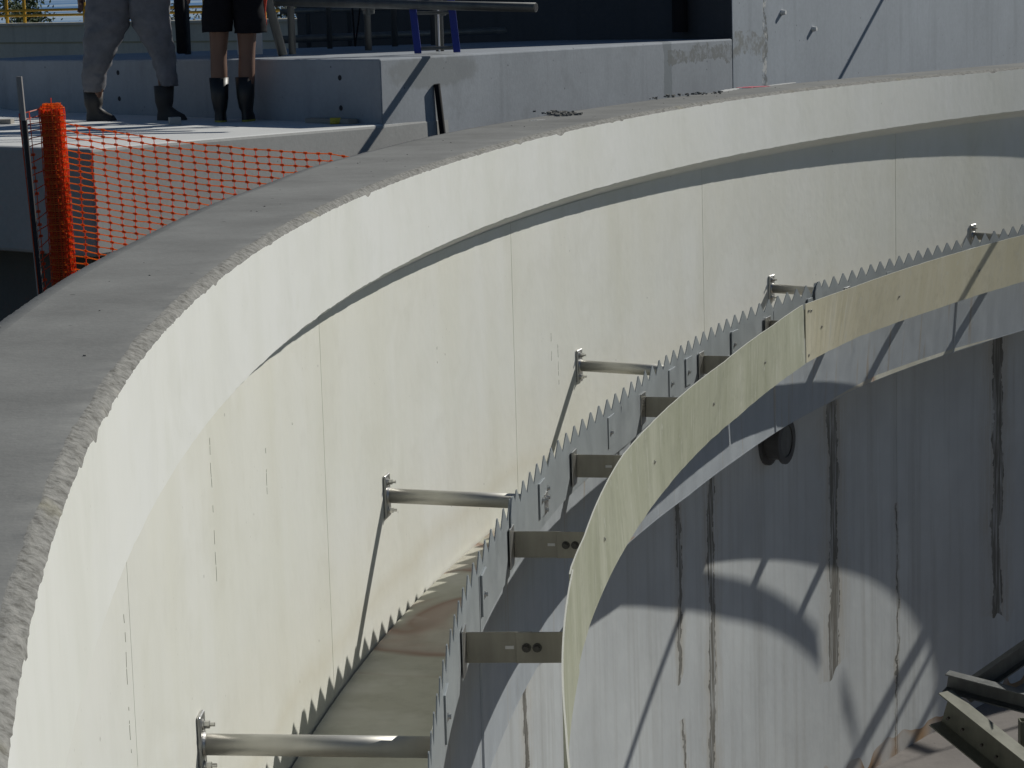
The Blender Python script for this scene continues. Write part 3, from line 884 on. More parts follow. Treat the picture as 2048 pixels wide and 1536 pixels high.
# ------------------------------------------------------------------ scaffold and site gear on the step
ZS = -.57
def scaf_tube(name, p, q, r, label, cat, mat='scaf', group='scaffold tubes on the step', hollow=False):
    root_mb = MB(); root_mb.tube(p, q, r, 16)
    o = root_mb.build(name, M[mat]); tag(o, label, cat, group)
    for f in o.data.polygons: f.use_smooth = len(f.vertices) == 4
    if hollow:
        dd = (Vector(q) - Vector(p)).normalized()
        k = MB(); k.tube(Vector(q) + dd * .0008, Vector(q) + dd * .0015, r * .8, 16); k.build('bore', M['hole'], o)
    return o
def upright(px, depth, h, r, label, mat='scaf', cat='scaffold pole', px2=None):
    x = col_x(px, depth, ZS)
    x2 = x if px2 is None else col_x(px2, depth, ZS + .5)
    dx = (x2 - x) / .5 * h
    return scaf_tube('scaffold_pole', (x, depth, ZS), (x + dx, depth, ZS + h), r, label, cat, mat)
upright(376, 22.6, 2.3, .030, 'dark scaffold upright between the two people')
upright(566, 21.3, 2.3, .040, 'thick dark prop leaning left beside the person in shorts', px2=534)
upright(585, 21.6, 2.3, .032, 'dark scaffold upright just right of the leaning prop')
upright(660, 23.2, 2.3, .026, 'slim scaffold upright in front of the far beige wall')
upright(737, 22.2, 2.3, .032, 'dark scaffold upright left of the hanging cables end')
upright(880, 21.2, 2.3, .035, 'scaffold upright between the stiles of the blue ladder')
upright(868, 23.4, 2.3, .03, 'rear scaffold upright half hidden behind the blue ladder')
bpy.data.objects[-1] if False else None
upright(618, 23.8, 2.3, .026, 'slim rear scaffold upright right of the leaning prop')
upright(700, 23.9, 2.3, .024, 'slim rear scaffold upright beside the hanging cables')
upright(790, 23.3, 2.3, .030, 'dark rear scaffold upright left of the blue ladder')
# long ledger sticking out past the step
q_tip = ray(1072, 15, 20.25); q_in = ray(540, 3, 21.4)
scaf_tube('scaffold_ledger', q_in, q_tip, .038, 'long scaffold tube with open end pointing right above the step', 'scaffold pole', 'scaf', hollow=True)
scaf_tube('scaffold_ledger', (col_x(560, 23.0, -.47), 23.0, -.47), (col_x(1010, 24.2, -.47), 24.2, -.47), .035, 'low horizontal scaffold tube lying along the foot of the uprights', 'scaffold pole')
scaf_tube('scaffold_ledger', (col_x(560, 23.6, -.22), 23.6, -.22), (col_x(960, 23.6, -.22), 23.6, -.22), .024, 'dark middle scaffold rail behind the blue ladder', 'scaffold pole')
scaf_tube('scaffold_ledger', (col_x(350, 22.7, .9), 22.7, .9), (col_x(900, 22.2, .9), 22.2, .9), .026, 'upper horizontal scaffold tube above the picture', 'scaffold pole')
for i, (px, dd, zz) in enumerate(((582, 21.55, -.10), (880, 21.2, -.22), (737, 22.1, -.20))):
    x = col_x(px, dd - .03, zz); b = MB()
    b.box((x, dd - .03, zz), (1, 0, 0), (0, 1, 0), (0, 0, 1), .05, .05, .05); b.tube((x - .06, dd - .08, zz), (x + .06, dd - .08, zz), .018, 8); b.tube((x, dd - .09, zz - .07), (x, dd - .09, zz + .03), .02, 8)
    tag(b.build('scaffold_coupler', M['scaf'], bevel=.008), ('scaffold coupler on the upright by the leaning prop', 'scaffold coupler on the upright inside the ladder', 'scaffold coupler left of the ladder')[i], 'coupler', 'scaffold couplers')
# bag hanging on the first upright
b = MB(); x = col_x(359, 22.5, -.3)
b.box((x, 22.5, -.12), (1, 0, 0), (0, 1, 0), (0, 0, 1), .045, .05, .44)
for vi, v in enumerate(b.v): b.v[vi] = (v[0] + .012 * math.sin(v[2] * 9), v[1], v[2])
tag(b.build('hanging_bag', M['black'], bevel=.02, seg=3), 'dark narrow bag hanging beside the upright between the people', 'bag')
# blue ladder
lad = empty('ladder', (col_x(868, 20.9, ZS), 20.9, ZS), label='blue ladder leaning on the scaffold above the step', cat='ladder')
for px, px2 in ((836, 822), (914, 900)):
    a = Vector((col_x(px, 20.75, ZS), 20.75, ZS)); z2 = ZS + .5; c = Vector((col_x(px2, 20.85, z2), 20.85, z2)); dd = (c - a).normalized()
    b = MB(); b.box(a + dd * 1.3, dd, Vector((1, 0, 0)), dd.cross(Vector((1, 0, 0))).normalized(), 1.3, .03, .018); b.build('stile', M['blue'], lad, bevel=.004)
for h in (.02, .31, .60, .89, 1.18, 1.47, 1.76, 2.05, 2.34):
    s = .02 + h; k = s / .5
    xa = col_x(836 - 14 * k, 20.75 + .1 * k, ZS + s); xb = col_x(914 - 14 * k, 20.75 + .1 * k, ZS + s)
    b = MB(); b.tube((xa, 20.75 + .1 * k, ZS + s), (xb, 20.75 + .1 * k, ZS + s), .015, 10); b.build('rung', M['scaf'], lad)
x = col_x(878, 21.0, -.5)
b = MB(); b.tube((x, 21.05, ZS), (x, 21.05, -.18), .008, 8); tag(b.build('white_rod', M['white']), 'thin white upright rod behind the ladder rung', 'rod')
# cables
for i, (x0, bow) in enumerate(((700, .0), (722, .03))):
    b = MB(); pts = []
    for k in range(13):
        t = k / 12; px = x0 + (708 - x0) * t
        pts.append(Vector((col_x(px, 22.9, -.3), 22.9, .6 - 1.15 * t)) + Vector((bow * math.sin(math.pi * t) * 1.6, 0, 0)))
    for p, q in zip(pts, pts[1:]): b.tube(p, q, .008, 8)
    tag(b.build('hanging_cable', M['black'], smooth=True), ('straight black cable hanging among the scaffold uprights', 'bowed black cable hanging among the scaffold uprights')[i], 'cable')
# pale board standing behind the legs
x0, x1 = col_x(474, 21.9, -.4), col_x(524, 21.9, -.4)
b = MB(); b.abox(x0, x1, 21.88, 21.92, ZS, -.25); tag(b.build('pale_board', M['white'], bevel=.003), 'pale board standing on the step behind the bare legs', 'board')
# timber boards forming the scaffold deck above the picture
for i in range(3):
    y = 21.05 + i * .36; b = MB(); b.abox(-2.5 + .2 * i, 1.0 - .3 * i, y, y + .16, 1.45, 1.488)
    tag(b.build('scaffold_board', M['timber']), ('front', 'middle', 'rear')[i] + ' scaffold board on the deck above the picture', 'board', 'scaffold deck boards')
for i, (yy, zz) in enumerate(((20.95, 1.95), (20.95, 2.3))):
    scaf_tube('guard_rail', (-2.6, yy, zz), (1.1, yy, zz), .026, ('lower', 'upper')[i] + ' scaffold guard rail above the picture', 'scaffold pole')
# poles jutting out of the building above the picture, casting the slanting shadows
for i, (px, py) in enumerate(((1828, -118), (2230, -150))):
    p = face_pt(px, py); rr_ = (.030, .055)[i]
    scaf_tube('jutting_pole', p - fn * .3, p + fn * (1.3 if i == 0 else .9), rr_, ('short pole jutting from the building wall above the picture', 'thick pole jutting from the far building wall above the picture')[i], 'pole', 'galv', 'poles jutting from the building')
# loose things on the platform
zt = -1.08
p = Vector((col_x(350, 20.13, zt), 20.13, zt))
b = MB(); b.box(p + Vector((0, 0, .036)), (.95, .3, 0), (-.3, .95, 0), (0, 0, 1), .045, .045, .036)
tag(b.build('concrete_offcut', M['slab'], bevel=.006), 'small grey concrete cube lying on the platform in front of the people', 'concrete block')
p = Vector((col_x(672, 19.68, zt), 19.68, zt)); b = MB()
b.tube(p + Vector((-.045, 0, .028)), p + Vector((.04, .0, .028)), .026, 10); b.tube(p + Vector((.03, -.012, .022)), p + Vector((.075, -.02, .018)), .011, 8); b.tube(p + Vector((.03, .012, .022)), p + Vector((.08, .01, .018)), .011, 8); b.tube(p + Vector((-.03, -.02, .02)), p + Vector((.0, -.055, .014)), .010, 8)
tag(b.build('work_glove', newmat('yellow_glove', (.62, .50, .06), .8), smooth=True), 'yellow glove lying on the platform at the foot of the step', 'glove')
p0 = Vector((col_x(620, 20.0, zt), 20.0, zt + .022)); p1 = Vector((col_x(706, 19.62, zt), 19.62, zt + .022)); dd = (p1 - p0)
b = MB(); b.box((p0 + p1) / 2, dd.normalized(), Vector((-dd.y, dd.x, 0)).normalized(), (0, 0, 1), dd.length / 2, .05, .02)
tag(b.build('timber_offcut', M['timber'], bevel=.003), 'flat dark timber strip beside the yellow glove', 'timber')
p0 = ray(-30, 215, 20.8); p1 = ray(28, 213, 21.0); p0.z = p1.z = zt + .03
b = MB(); b.box((p0 + p1) / 2, (1, 0, 0), (0, 1, 0), (0, 0, 1), (p1.x - p0.x) / 2, .08, .028)
tag(b.build('timber_plank', M['timber'], bevel=.003), 'pale timber plank end at the far left of the platform', 'timber')
# black pipe leaning at the sunlit face
a = face_pt(868, 168) + fn * .028; c = face_pt(881, 300) + fn * .04
dd = (c - a).normalized(); c2 = a + dd * ((-2.7 - a.z) / dd.z)
scaf_tube('leaning_pipe', c2, a, .026, 'short black pipe leaning against the sunlit concrete step', 'pipe', 'black', None)
# rubble and marks on the coping
rnd = random.Random(5)
def on_top(px, py):
    d = FW + RT * ((px - PW / 2) / FPX) + UP * ((PH / 2 - py) / FPX)
    q = d * (Z_TOP / d.z); u = 180 - math.degrees(math.atan2(q.y - TC[1], q.x - TC[0])) % 360
    zt = Z_TOP + dz_top(u); return d * (zt / d.z)
M['rubble'] = concrete('rubble', (.22, .215, .20), .3, 9, .95, False, False)
rub = MB()
def stone(b, p, s):
    vs = []
    for k in range(8):
        v = Vector(((k & 1) * 2 - 1, ((k >> 1) & 1) * 2 - 1, ((k >> 2) & 1) * 2 - 1)) * s
        vs.append(p + Vector((v.x * rnd.uniform(.5, 1.1), v.y * rnd.uniform(.5, 1.1), max(-s * .3, v.z * rnd.uniform(.4, .9)))))
    b.add(vs, [(0, 2, 3, 1), (4, 5, 7, 6), (0, 1, 5, 4), (1, 3, 7, 5), (3, 2, 6, 7), (2, 0, 4, 6)])
for _ in range(150):
    px = 1120 + rnd.gauss(0, 17); py = 229 + rnd.gauss(0, 1.9)
    stone(rub, on_top(px, py) + Vector((0, 0, .006)), rnd.uniform(.006, .016))
tag(rub.build('rubble_heap', M['rubble']), 'small heap of dark rubble on the coping', 'rubble', kind='stuff')
cr_ = MB()
for _ in range(42):
    t = rnd.random(); px = 1300 + 150 * t; py = 198 - 14 * t + rnd.gauss(0, 1.3)
    stone(cr_, on_top(px, py) + Vector((0, 0, .005)), rnd.uniform(.006, .016))
for _ in range(60):
    px = rnd.uniform(100, 1900); uu_ = rnd.uniform(-8, 36); p = Vector(P(uu_, rnd.uniform(R_BAND + .1, 29.2), Z_TOP + dz_top(uu_)))
    stone(cr_, p, rnd.uniform(.002, .005))
tag(cr_.build('coping_crumbs', M['rubble']), 'scattered dark crumbs of grout along the far coping', 'crumbs', kind='stuff')
# pink survey mark and chalk strokes sprayed on the coping
def mark(p0, p1, w, mat, label):
    a, c = on_top(*p0), on_top(*p1); t = (c - a).normalized(); s = Vector((-t.y, t.x, 0)); b = MB(); n = 14; vs = []
    for k in range(n + 1):
        q = a + (c - a) * k / n; ww = w * (.3 + .7 * math.sin(math.pi * (k + .5) / (n + 1))) * rnd.uniform(.7, 1.1)
        u = 180 - math.degrees(math.atan2(q.y - TC[1], q.x - TC[0])) % 360; z = Z_TOP + dz_top(u)
        for sg in (-1, 1):
            for zz in (-.002, .0035): vs.append((q.x + s.x * ww * sg, q.y + s.y * ww * sg, z + zz))
    fs = []
    for k in range(n):
        i = 4 * k; fs += [(i + 1, i + 3, i + 7, i + 5), (i, i + 1, i + 5, i + 4), (i + 3, i + 2, i + 6, i + 7)]
    b.add(vs, fs); return tag(b.build('sprayed_mark', mat), label, 'mark', 'survey marks on the coping')
M['pink'] = newmat('pink_spray', (.62, .16, .20), .9); M['chalk'] = newmat('chalk', (.60, .60, .58), .95)
mark((1478, 176), (1535, 172.5), .10, M['pink'], 'pink sprayed survey mark on the far coping')
mark((1440, 184), (1474, 177), .05, M['chalk'], 'white chalk smear beside the pink mark')
mark((1535, 172), (1590, 165), .03, M['chalk'], 'thin white chalk line right of the pink mark')
mark((1060, 242), (1090, 239), .010, M['chalk'], 'short white chalk stroke left of the rubble heap')
# pipe stub on the tank wall below the launder
uS, zS = 28.25, -4.05
rd, tn = rad(uS), tan(uS)
st = empty('pipe_stub', P(uS, R_WALL, zS), label='dark round pipe stub on the shaded tank wall below the channel', cat='pipe')
p = Vector(P(uS, R_WALL, zS))
dd = (rd + tn * -.0).normalized()
M['pipe'] = newmat('pipe_iron', (.10, .10, .10), .5, .5)
def annulus(b, p, d, r0, r1, l, n=28, mi=0):
    d = Vector(d).normalized(); x = d.orthogonal().normalized(); y = d.cross(x); vs = []
    for k in range(n):
        q = 6.28318 * k / n; e = x * math.cos(q) + y * math.sin(q)
        vs += [p + e * r0, p + e * r1, p + e * r1 + d * l, p + e * r0 + d * l]
    b.add(vs, [(4 * k + i, 4 * ((k + 1) % n) + i, 4 * ((k + 1) % n) + (i + 1) % 4, 4 * k + (i + 1) % 4) for k in range(n) for i in range(4)], mi)
b = MB(); annulus(b, p, dd, .15, .17, .16); b.build('barrel', M['pipe'], st)
b = MB(); annulus(b, p + dd * .16, dd, .14, .205, .022); b.build('flange', M['pipe'], st)
b = MB(); annulus(b, p + dd * .0, dd, .16, .225, .03); b.build('wall_flange', M['pipe'], st)
b = MB(); b.tube(p + dd * .158, p + dd * .172, .15, 24); b.build('blank_disc', M['scaf'], st)
# scraper frame low in the tank
sc = empty('scraper_frame', ray(1900, 1400, 21.5), label='olive steel scraper frame at the bottom right inside the tank', cat='steel frame')
M['olive'] = steel('olive_steel', (.17, .17, .13), .6, .2, .15)
def beam(a, c, w, h, name, up=Vector((0, 0, 1)), mat='olive'):
    a, c = Vector(a), Vector(c); t = (c - a).normalized(); s = t.cross(up).normalized(); v = s.cross(t)
    b = MB(); L = (c - a).length
    b.box((a + c) / 2, t, s, v, L / 2, .006, h / 2)                      # web
    b.box((a + c) / 2 + v * h / 2 + s * w / 2, t, s, v, L / 2, w / 2, .006)   # top flange
    b.box((a + c) / 2 - v * h / 2 + s * w / 2, t, s, v, L / 2, w / 2, .006)   # bottom flange
    return b.build(name, M[mat], sc)
beam(ray(1893, 1412, 21.5), ray(2140, 1610, 20.3), .16, .34, 'rake_arm')
beam(ray(1896, 1358, 21.7), ray(2250, 1450, 21.0), .14, .16, 'top_chord', mat='scaf')
beam(ray(1925, 1385, 21.8), ray(2200, 1195, 22.0), .10, .16, 'brace', mat='scaf')
beam(ray(2040, 1440, 21.4), ray(2040, 1700, 21.4), .1, .12, 'leg', up=Vector((0, 1, 0)))
for t in (.02, .14, .3, .42):
    a, c = ray(1893, 1432, 21.45), ray(2140, 1630, 20.25); p = a + (c - a) * t
    b = MB(); b.tube(p, p + Vector((-.02, -.03, 0)), .014, 8); b.build('bolt', M['boltdark'], sc)

def wall_hit(px, py):
    d = FW + RT * ((px - PW / 2) / FPX) + UP * ((PH / 2 - py) / FPX)
    a = d.x * d.x + d.y * d.y; bb = -(d.x * TC[0] + d.y * TC[1]); c = TC[0] ** 2 + TC[1] ** 2 - R_WALL ** 2
    return d * ((-bb + math.sqrt(bb * bb - a * c)) / a)
for i, (pa1, pb1, t, r, lab) in enumerate((((1368, 1215), (1252, 1536), 8.5, .045, 'slim added pole casting a shadow bar inside the tank, right of the picture, nearest of three'), ((1815, 1330), (1700, 1536), 9.5, .085, 'thick added pole casting a shadow bar inside the tank, right of the picture'),
                                        ((1842, 1345), (1745, 1536), 9.5, .04, 'slim added pole casting a shadow bar beside the thick pole, right of the picture'))):
    A1 = wall_hit(*pa1) + sdir * t; B1 = wall_hit(*pb1) + sdir * t; dd = (B1 - A1).normalized()  # unseen poles added up-sun so their shadows draw bars on the tank wall
    bot = A1 + dd * ((Z_TANK - .05 - A1.z) / dd.z); top = A1 - dd * .5
    scaf_tube('shadow_pole', bot, top, r, lab, 'pole', 'galv', 'added shadow-casting poles inside the tank')

# ------------------------------------------------------------------ orange safety mesh, roll and post
def strand(b, p, q, w, t, mi=0):
    d = (q - p).normalized(); s = d.cross(Vector((.2, 1, 0))).normalized(); n = d.cross(s)
    b.box((p + q) / 2, d, s, n, (q - p).length / 2 + w * .3, w / 2, t / 2, mi)
NX, NY = 24, 31
T0 = ray(128, 246, 14.9); T1 = ray(735, 318, 15.25)
def netpt(i, j):
    s = i / NX; t = j / NY
    p = T0.lerp(T1, s)
    sag = -.030 * math.sin(math.pi * min(1, s * 1.15)) * (1 - t)
    q = p + Vector((.20 * t * (s ** .6) * .55, -.02 * math.sin(6 * s), -1.24 * t * (1 + .10 * s) + sag))
    q += Vector((noise.noise(Vector((i * .7, j * .4, 1))) * .010, noise.noise(Vector((i * .5, j * .5, 4))) * .02, noise.noise(Vector((i * .6, j * .5, 8))) * .007))
    return q
net = empty('orange_safety_mesh', T0 + Vector((0, 0, -1.2)), label='orange plastic safety mesh stretched along behind the tank coping', cat='safety mesh')
b = MB(); b2 = MB()
for j in range(NY + 1):
    for i in range(NX + 1):
        p = netpt(i, j)
        if i < NX: strand(b, p, netpt(i + 1, j), .0068, .002)
        if j < NY: strand(b2, p, netpt(i, j + 1), .0040, .002)
        dx = (netpt(min(i + 1, NX), j) - netpt(max(i - 1, 0), j)).normalized()
        b.box(p, dx, (0, 1, 0), (0, 0, 1), .0115, .0015, .008)
b.build('cross_strands', M['orange'], net)['kind'] = 'stuff'; b2.build('upright_strands', M['orangered'], net)['kind'] = 'stuff'
roll = empty('mesh_roll', ray(105, 560, 14.7), label='upright roll of orange safety mesh at the left end of the fence', cat='mesh roll')
ctop = ray(103, 216, 14.7); cbot = Vector((ctop.x + .02, ctop.y, ctop.z - 1.25))
rnd = random.Random(11)
for layer, rr in enumerate((.074, .064, .052)):
    b = MB(); b2 = MB(); n = 18
    for j in range(32):
        t = j / 31
        c = ctop.lerp(cbot, t)
        wob = 1 + .08 * noise.noise(Vector((j * .4, layer, 3)))
        ring = [c + Vector((math.cos(6.2832 * k / n + layer) * rr * wob * (1 + rnd.uniform(-.02, .02)), math.sin(6.2832 * k / n + layer) * rr * wob, rnd.uniform(-.002, .002) + (.012 * layer))) for k in range(n)]
        for k in range(n): strand(b, ring[k], ring[(k + 1) % n], .008, .002)
        if j: 
            for k in range(0, n, 1): strand(b2, prev[k], ring[k], .005, .002)
        prev = ring
    b.build('ring_strands', M['orange'], roll)['kind'] = 'stuff'; b2.build('upright_strands', M['orangered'], roll)['kind'] = 'stuff'
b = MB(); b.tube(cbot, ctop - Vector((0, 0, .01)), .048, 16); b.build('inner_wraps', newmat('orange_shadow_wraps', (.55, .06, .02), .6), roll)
b = MB(); b.tube(ctop, ctop + Vector((.0, 0, .06)), .003, 6); b.build('tie_wire', M['orangered'], roll)
# loose end wrapped to the post
b = MB()
pp0 = ray(38, 153, 14.5); pp1 = Vector((pp0.x + .085, pp0.y, pp0.z - 1.7))
def post_at(z): return pp0.lerp(pp1, (pp0.z - z) / (pp0.z - pp1.z))
for j in range(28):
    z = ctop.z - .02 - j * .042
    a = post_at(z) + Vector((-.02, -.02, 0)); e = ctop.lerp(cbot, j / 31) + Vector((-.06, -.03, 0))
    m1 = a.lerp(e, .5) + Vector((0, -.02, rnd.uniform(-.012, .012)))
    if j < 5 or j % 2: strand(b, a, m1, .006, .002); strand(b, m1, e, .006, .002)
    else:
        strand(b, a, a.lerp(m1, .8), .006, .002); b.box(m1, (1, 0, 0), (0, 1, 0), (0, 0, 1), .012, .002, .008)
    if j: strand(b, pm, m1, .005, .002); strand(b, pa_, a, .005, .002)
    pm, pa_ = m1, a
b.build('loose_end', M['orangered'], roll)
b = MB(); b.tube(pp1 + Vector((0, 0, -.6)), pp0, .018, 14)
po = b.build('fence_post', newmat('grey_post', (.36, .34, .32), .7), smooth=False)
b = MB(); b.tube(pp1 + Vector((0, 0, -.6)), pp0.lerp(pp1, .15), .0188, 14); b.build('shade_sleeve', newmat('shade_sleeve', (.05, .045, .045), .8), po)  # added sleeve, its dark colour standing in for shade on the lower post
tag(po, 'slim grey post at the far left holding the orange mesh', 'post')

# ------------------------------------------------------------------ people
def skin_mesh(name, joints, edges, mat, parent, root=0, sub=2, disp=0.0, dscale=.12):
    me = bpy.data.meshes.new(name)
    me.from_pydata([j[0] for j in joints], edges, [])
    o = bpy.data.objects.new(name, me); COL.objects.link(o)
    sk = o.modifiers.new('skin', 'SKIN'); sk.use_smooth_shade = True; sk.branch_smoothing = .4
    lay = me.skin_vertices[0].data if me.skin_vertices else None
    if lay is None:
        bm = bmesh.new(); bm.from_mesh(me); bm.verts.layers.skin.verify(); bm.to_mesh(me); bm.free(); lay = me.skin_vertices[0].data
    for i, j in enumerate(joints):
        r = j[1]; lay[i].radius = (r, r) if isinstance(r, (int, float)) else r
        lay[i].use_root = (i == root)
    sb = o.modifiers.new('sub', 'SUBSURF'); sb.levels = sub; sb.render_levels = sub
    if disp:
        tx = bpy.data.textures.new(name + '_folds', 'CLOUDS'); tx.noise_scale = dscale
        dm = o.modifiers.new('folds', 'DISPLACE'); dm.texture = tx; dm.strength = disp; dm.texture_coords = 'LOCAL'
    me.materials.append(mat)
    o.parent = parent; o.matrix_parent_inverse = Matrix.Translation(-Vector(parent.location))
    return o
M['skin'] = newmat('skin', (.17, .09, .06), .55)
M['hair'] = newmat('hair', (.06, .04, .025), .8)
def cloth(name, c):
    m = newmat(name, c, .9, spec=.15); n = N(m)
    n.color(n.ramp(n.noise(9, 5, .6), [(.3, tuple(x * .8 for x in c)), (.7, tuple(x * 1.15 for x in c))])); n.bump(n.noise(300, 2), .2, .002)
    return m
M['trouser'] = cloth('grey_trousers', (.20, .20, .215)); M['shirt1'] = cloth('dark_shirt', (.06, .065, .08)); M['shorts'] = cloth('black_shorts', (.012, .012, .015))
M['shirt2'] = cloth('navy_shirt', (.03, .035, .06)); M['boot'] = newmat('boot_leather', (.035, .032, .03), .6); M['gum'] = newmat('black_gumboot', (.012, .012, .012), .45)
M['sole'] = newmat('yellow_sole', (.35, .33, .05), .7); M['vest'] = newmat('orange_vest', (.70, .07, .03), .7); M['helmet'] = newmat('white_helmet', (.75, .75, .72), .35)

def hand(parent, wrist, direction, side, mat, curl=.4):
    d = Vector(direction).normalized(); fwd = Vector(side).normalized(); fwd = (fwd - d * fwd.dot(d)).normalized(); pn = d.cross(fwd).normalized()
    w = Vector(wrist)
    js = [(w, .026), (w + d * .05, (.036, .020)), (w + d * .095, (.038, .017))]; ed = [(0, 1), (1, 2)]
    for k, (off, ln) in enumerate(((-.030, .066), (-.010, .076), (.011, .080), (.031, .072))):
        b0 = w + d * .095 + fwd * off; d1 = (d + pn * curl * .5).normalized(); d2 = (d + pn * curl * 1.4).normalized()
        i = len(js); js += [(b0, .0095), (b0 + d1 * ln * .5, .009), (b0 + d1 * ln * .5 + d2 * ln * .5, .008)]; ed += [(2, i), (i, i + 1), (i + 1, i + 2)]
    t0 = w + d * .035 + fwd * .034; i = len(js)
    js += [(t0, .012), (t0 + (d + fwd * .9).normalized() * .035, .011), (t0 + (d + fwd * .6).normalized() * .065, .009)]; ed += [(1, i), (i, i + 1), (i + 1, i + 2)]
    return skin_mesh('hand', js, ed, mat, parent, 0, 1)

def boot(parent, ankle, toe_dir, h, mat, sole=None, rt=.062):
    a = Vector(ankle); t = Vector(toe_dir).normalized(); s = Vector((-t.y, t.x, 0)); z0 = a.z
    secs = [(h, .0, .086, .082), (h * .55, -.004, .078, .072), (.12, -.004, .066, .058)]
    b = MB(); n = 14; rings = []
    for hh, off, rl, rw_ in secs:
        c = a + t * off + Vector((0, 0, hh))
        rings.append([c + t * math.cos(6.2832 * k / n) * rl + s * math.sin(6.2832 * k / n) * rw_ for k in range(n)])
    for hh, f, bk, w in ((.085, .115, -.068, .048), (.055, .175, -.075, .050), (.022, .195, -.078, .052)):
        ring = []
        for k in range(n):
            q = 6.2832 * k / n; cx = math.cos(q); m = (f - bk) / 2
            ring.append(a + t * ((f + bk) / 2 + cx * m) + s * (math.sin(q) * w * (1 - .18 * max(0, -cx))) + Vector((0, 0, hh)))
        rings.append(ring)
    vs = [p for r in rings for p in r]
    b.add(vs, [(i * n + k, i * n + (k + 1) % n, (i + 1) * n + (k + 1) % n, (i + 1) * n + k) for i in range(len(rings) - 1) for k in range(n)] + [tuple(range(n - 1, -1, -1))])
    o = b.build('boot', mat, parent, smooth=True)
    b = MB(); ring0 = [p + Vector((0, 0, .0)) for p in rings[-1]]
    lo = [Vector((p.x, p.y, z0)) for p in rings[-1]]
    b.add(ring0 + lo, [(k, (k + 1) % n, n + (k + 1) % n, n + k) for k in range(n)] + [tuple(range(n, 2 * n))])
    b.build('sole', sole or mat, o)
    return o

def head(parent, c, face, mat_skin, helmet):
    c = Vector(c); f = Vector(face).normalized(); s = Vector((-f.y, f.x, 0)); b = MB(); n, m = 20, 14; vs = []
    for i in range(m + 1):
        th = math.pi * i / m; z = math.cos(th)
        for k in range(n):
            q = 6.2832 * k / n; cx, cy = math.cos(q), math.sin(q); rr = math.sin(th)
            x = cx * rr * .095; y = cy * rr * .075; zz = z * .12
            if z < -.1: x += .012 * cx * 0 + .01; y *= 1 - .25 * (-z); 
            if cx > .75 and -.25 < z < .1: x += .018 * (cx - .75) * 4 * (1 - abs(z + .08) / .2 if abs(z + .08) < .2 else 0)   # nose
            if cx > .6 and .05 < z < .25 and .2 < abs(cy) < .6: x -= .008                                                  # eye sockets
            vs.append(c + f * x + s * y + Vector((0, 0, zz)))
    b.add(vs, [(i * n + k, (i + 1) * n + k, (i + 1) * n + (k + 1) % n, i * n + (k + 1) % n) for i in range(m) for k in range(n)])
    o = b.build('head', mat_skin, parent, smooth=True)
    for sg in (-1, 1):
        b = MB(); e = c + f * .082 + s * sg * .03 + Vector((0, 0, .012)); b.tube(e, e + f * .008, .010, 10, r2=.006); b.build('eye', M['black'], o)
        b = MB(); e = c + s * sg * .074 + Vector((0, 0, .0)); b.box(e, f, s, (0, 0, 1), .016, .008, .03); b.build('ear', mat_skin, o, bevel=.006)
    b = MB(); b.box(c + f * .092 + Vector((0, 0, -.06)), s, f, (0, 0, 1), .024, .004, .005); b.build('mouth', newmat('lips', (.35, .15, .13), .6), o, bevel=.002)
    b = MB(); vs = []                                # helmet shell with brim
    for i in range(8):
        th = math.pi / 2 * i / 7
        for k in range(n):
            q = 6.2832 * k / n; r = math.sin(th); br = 1.16 if i == 7 else 1
            vs.append(c + Vector((0, 0, .05 + .10 * math.cos(th))) + f * math.cos(q) * r * .125 * br * (1.15 if i == 7 and math.cos(q) > 0 else 1) + s * math.sin(q) * r * .105 * br)
    b.add(vs, [(i * n + k, (i + 1) * n + k, (i + 1) * n + (k + 1) % n, i * n + (k + 1) % n) for i in range(7) for k in range(n)])
    b.build('helmet', helmet, parent, smooth=True)

zf = -1.08
def leg_cloth(name, parent, q, mat, legs, fold):
    """two loose cloth legs lofted from ring to ring, joined over the hips, with diagonal folds"""
    b = MB(); n = 28
    for li, secs in enumerate(legs):
        f = [lerp_tab([(s_[0], s_[k]) for s_ in secs]) for k in (1, 2, 3, 4)]
        y0, y1 = secs[0][0], secs[-1][0]; m = 64; rings = []
        for i in range(m + 1):
            y = y0 + (y1 - y0) * i / m
            a, c, dd, rd_ = (g(y) for g in f)
            pc = q((a + c) / 2, y, dd); rx = (c - a) / 2 * pc.y / FPX
            ring = []
            for k in range(n):
                t = 6.2832 * k / n; ca, sa = math.cos(t), math.sin(t)
                w = fold * (noise.noise(Vector((ca * 1.6 + li * 5, sa * 1.6, y * .045 + ca * 1.2))) + .6 * noise.noise(Vector((ca * 3 + li * 9, sa * 3, y * .11 - ca))))
                ring.append(pc + Vector((ca * (rx + w), sa * (rd_ + w), w * .4)))
            rings.append(ring)
        inner = [[p + (pc_ - p) * .10 for p in rings[-1]] for pc_ in [sum(rings[-1], Vector()) / n]][0]
        rings.append([p + Vector((0, 0, .03)) for p in inner])
        vs = [p for r in rings for p in r]
        b.add(vs, [(i * n + k, (i + 1) * n + k, (i + 1) * n + (k + 1) % n, i * n + (k + 1) % n) for i in range(len(rings) - 1) for k in range(n)] + [tuple(range(n))])
    return b.build(name, mat, parent, smooth=True)
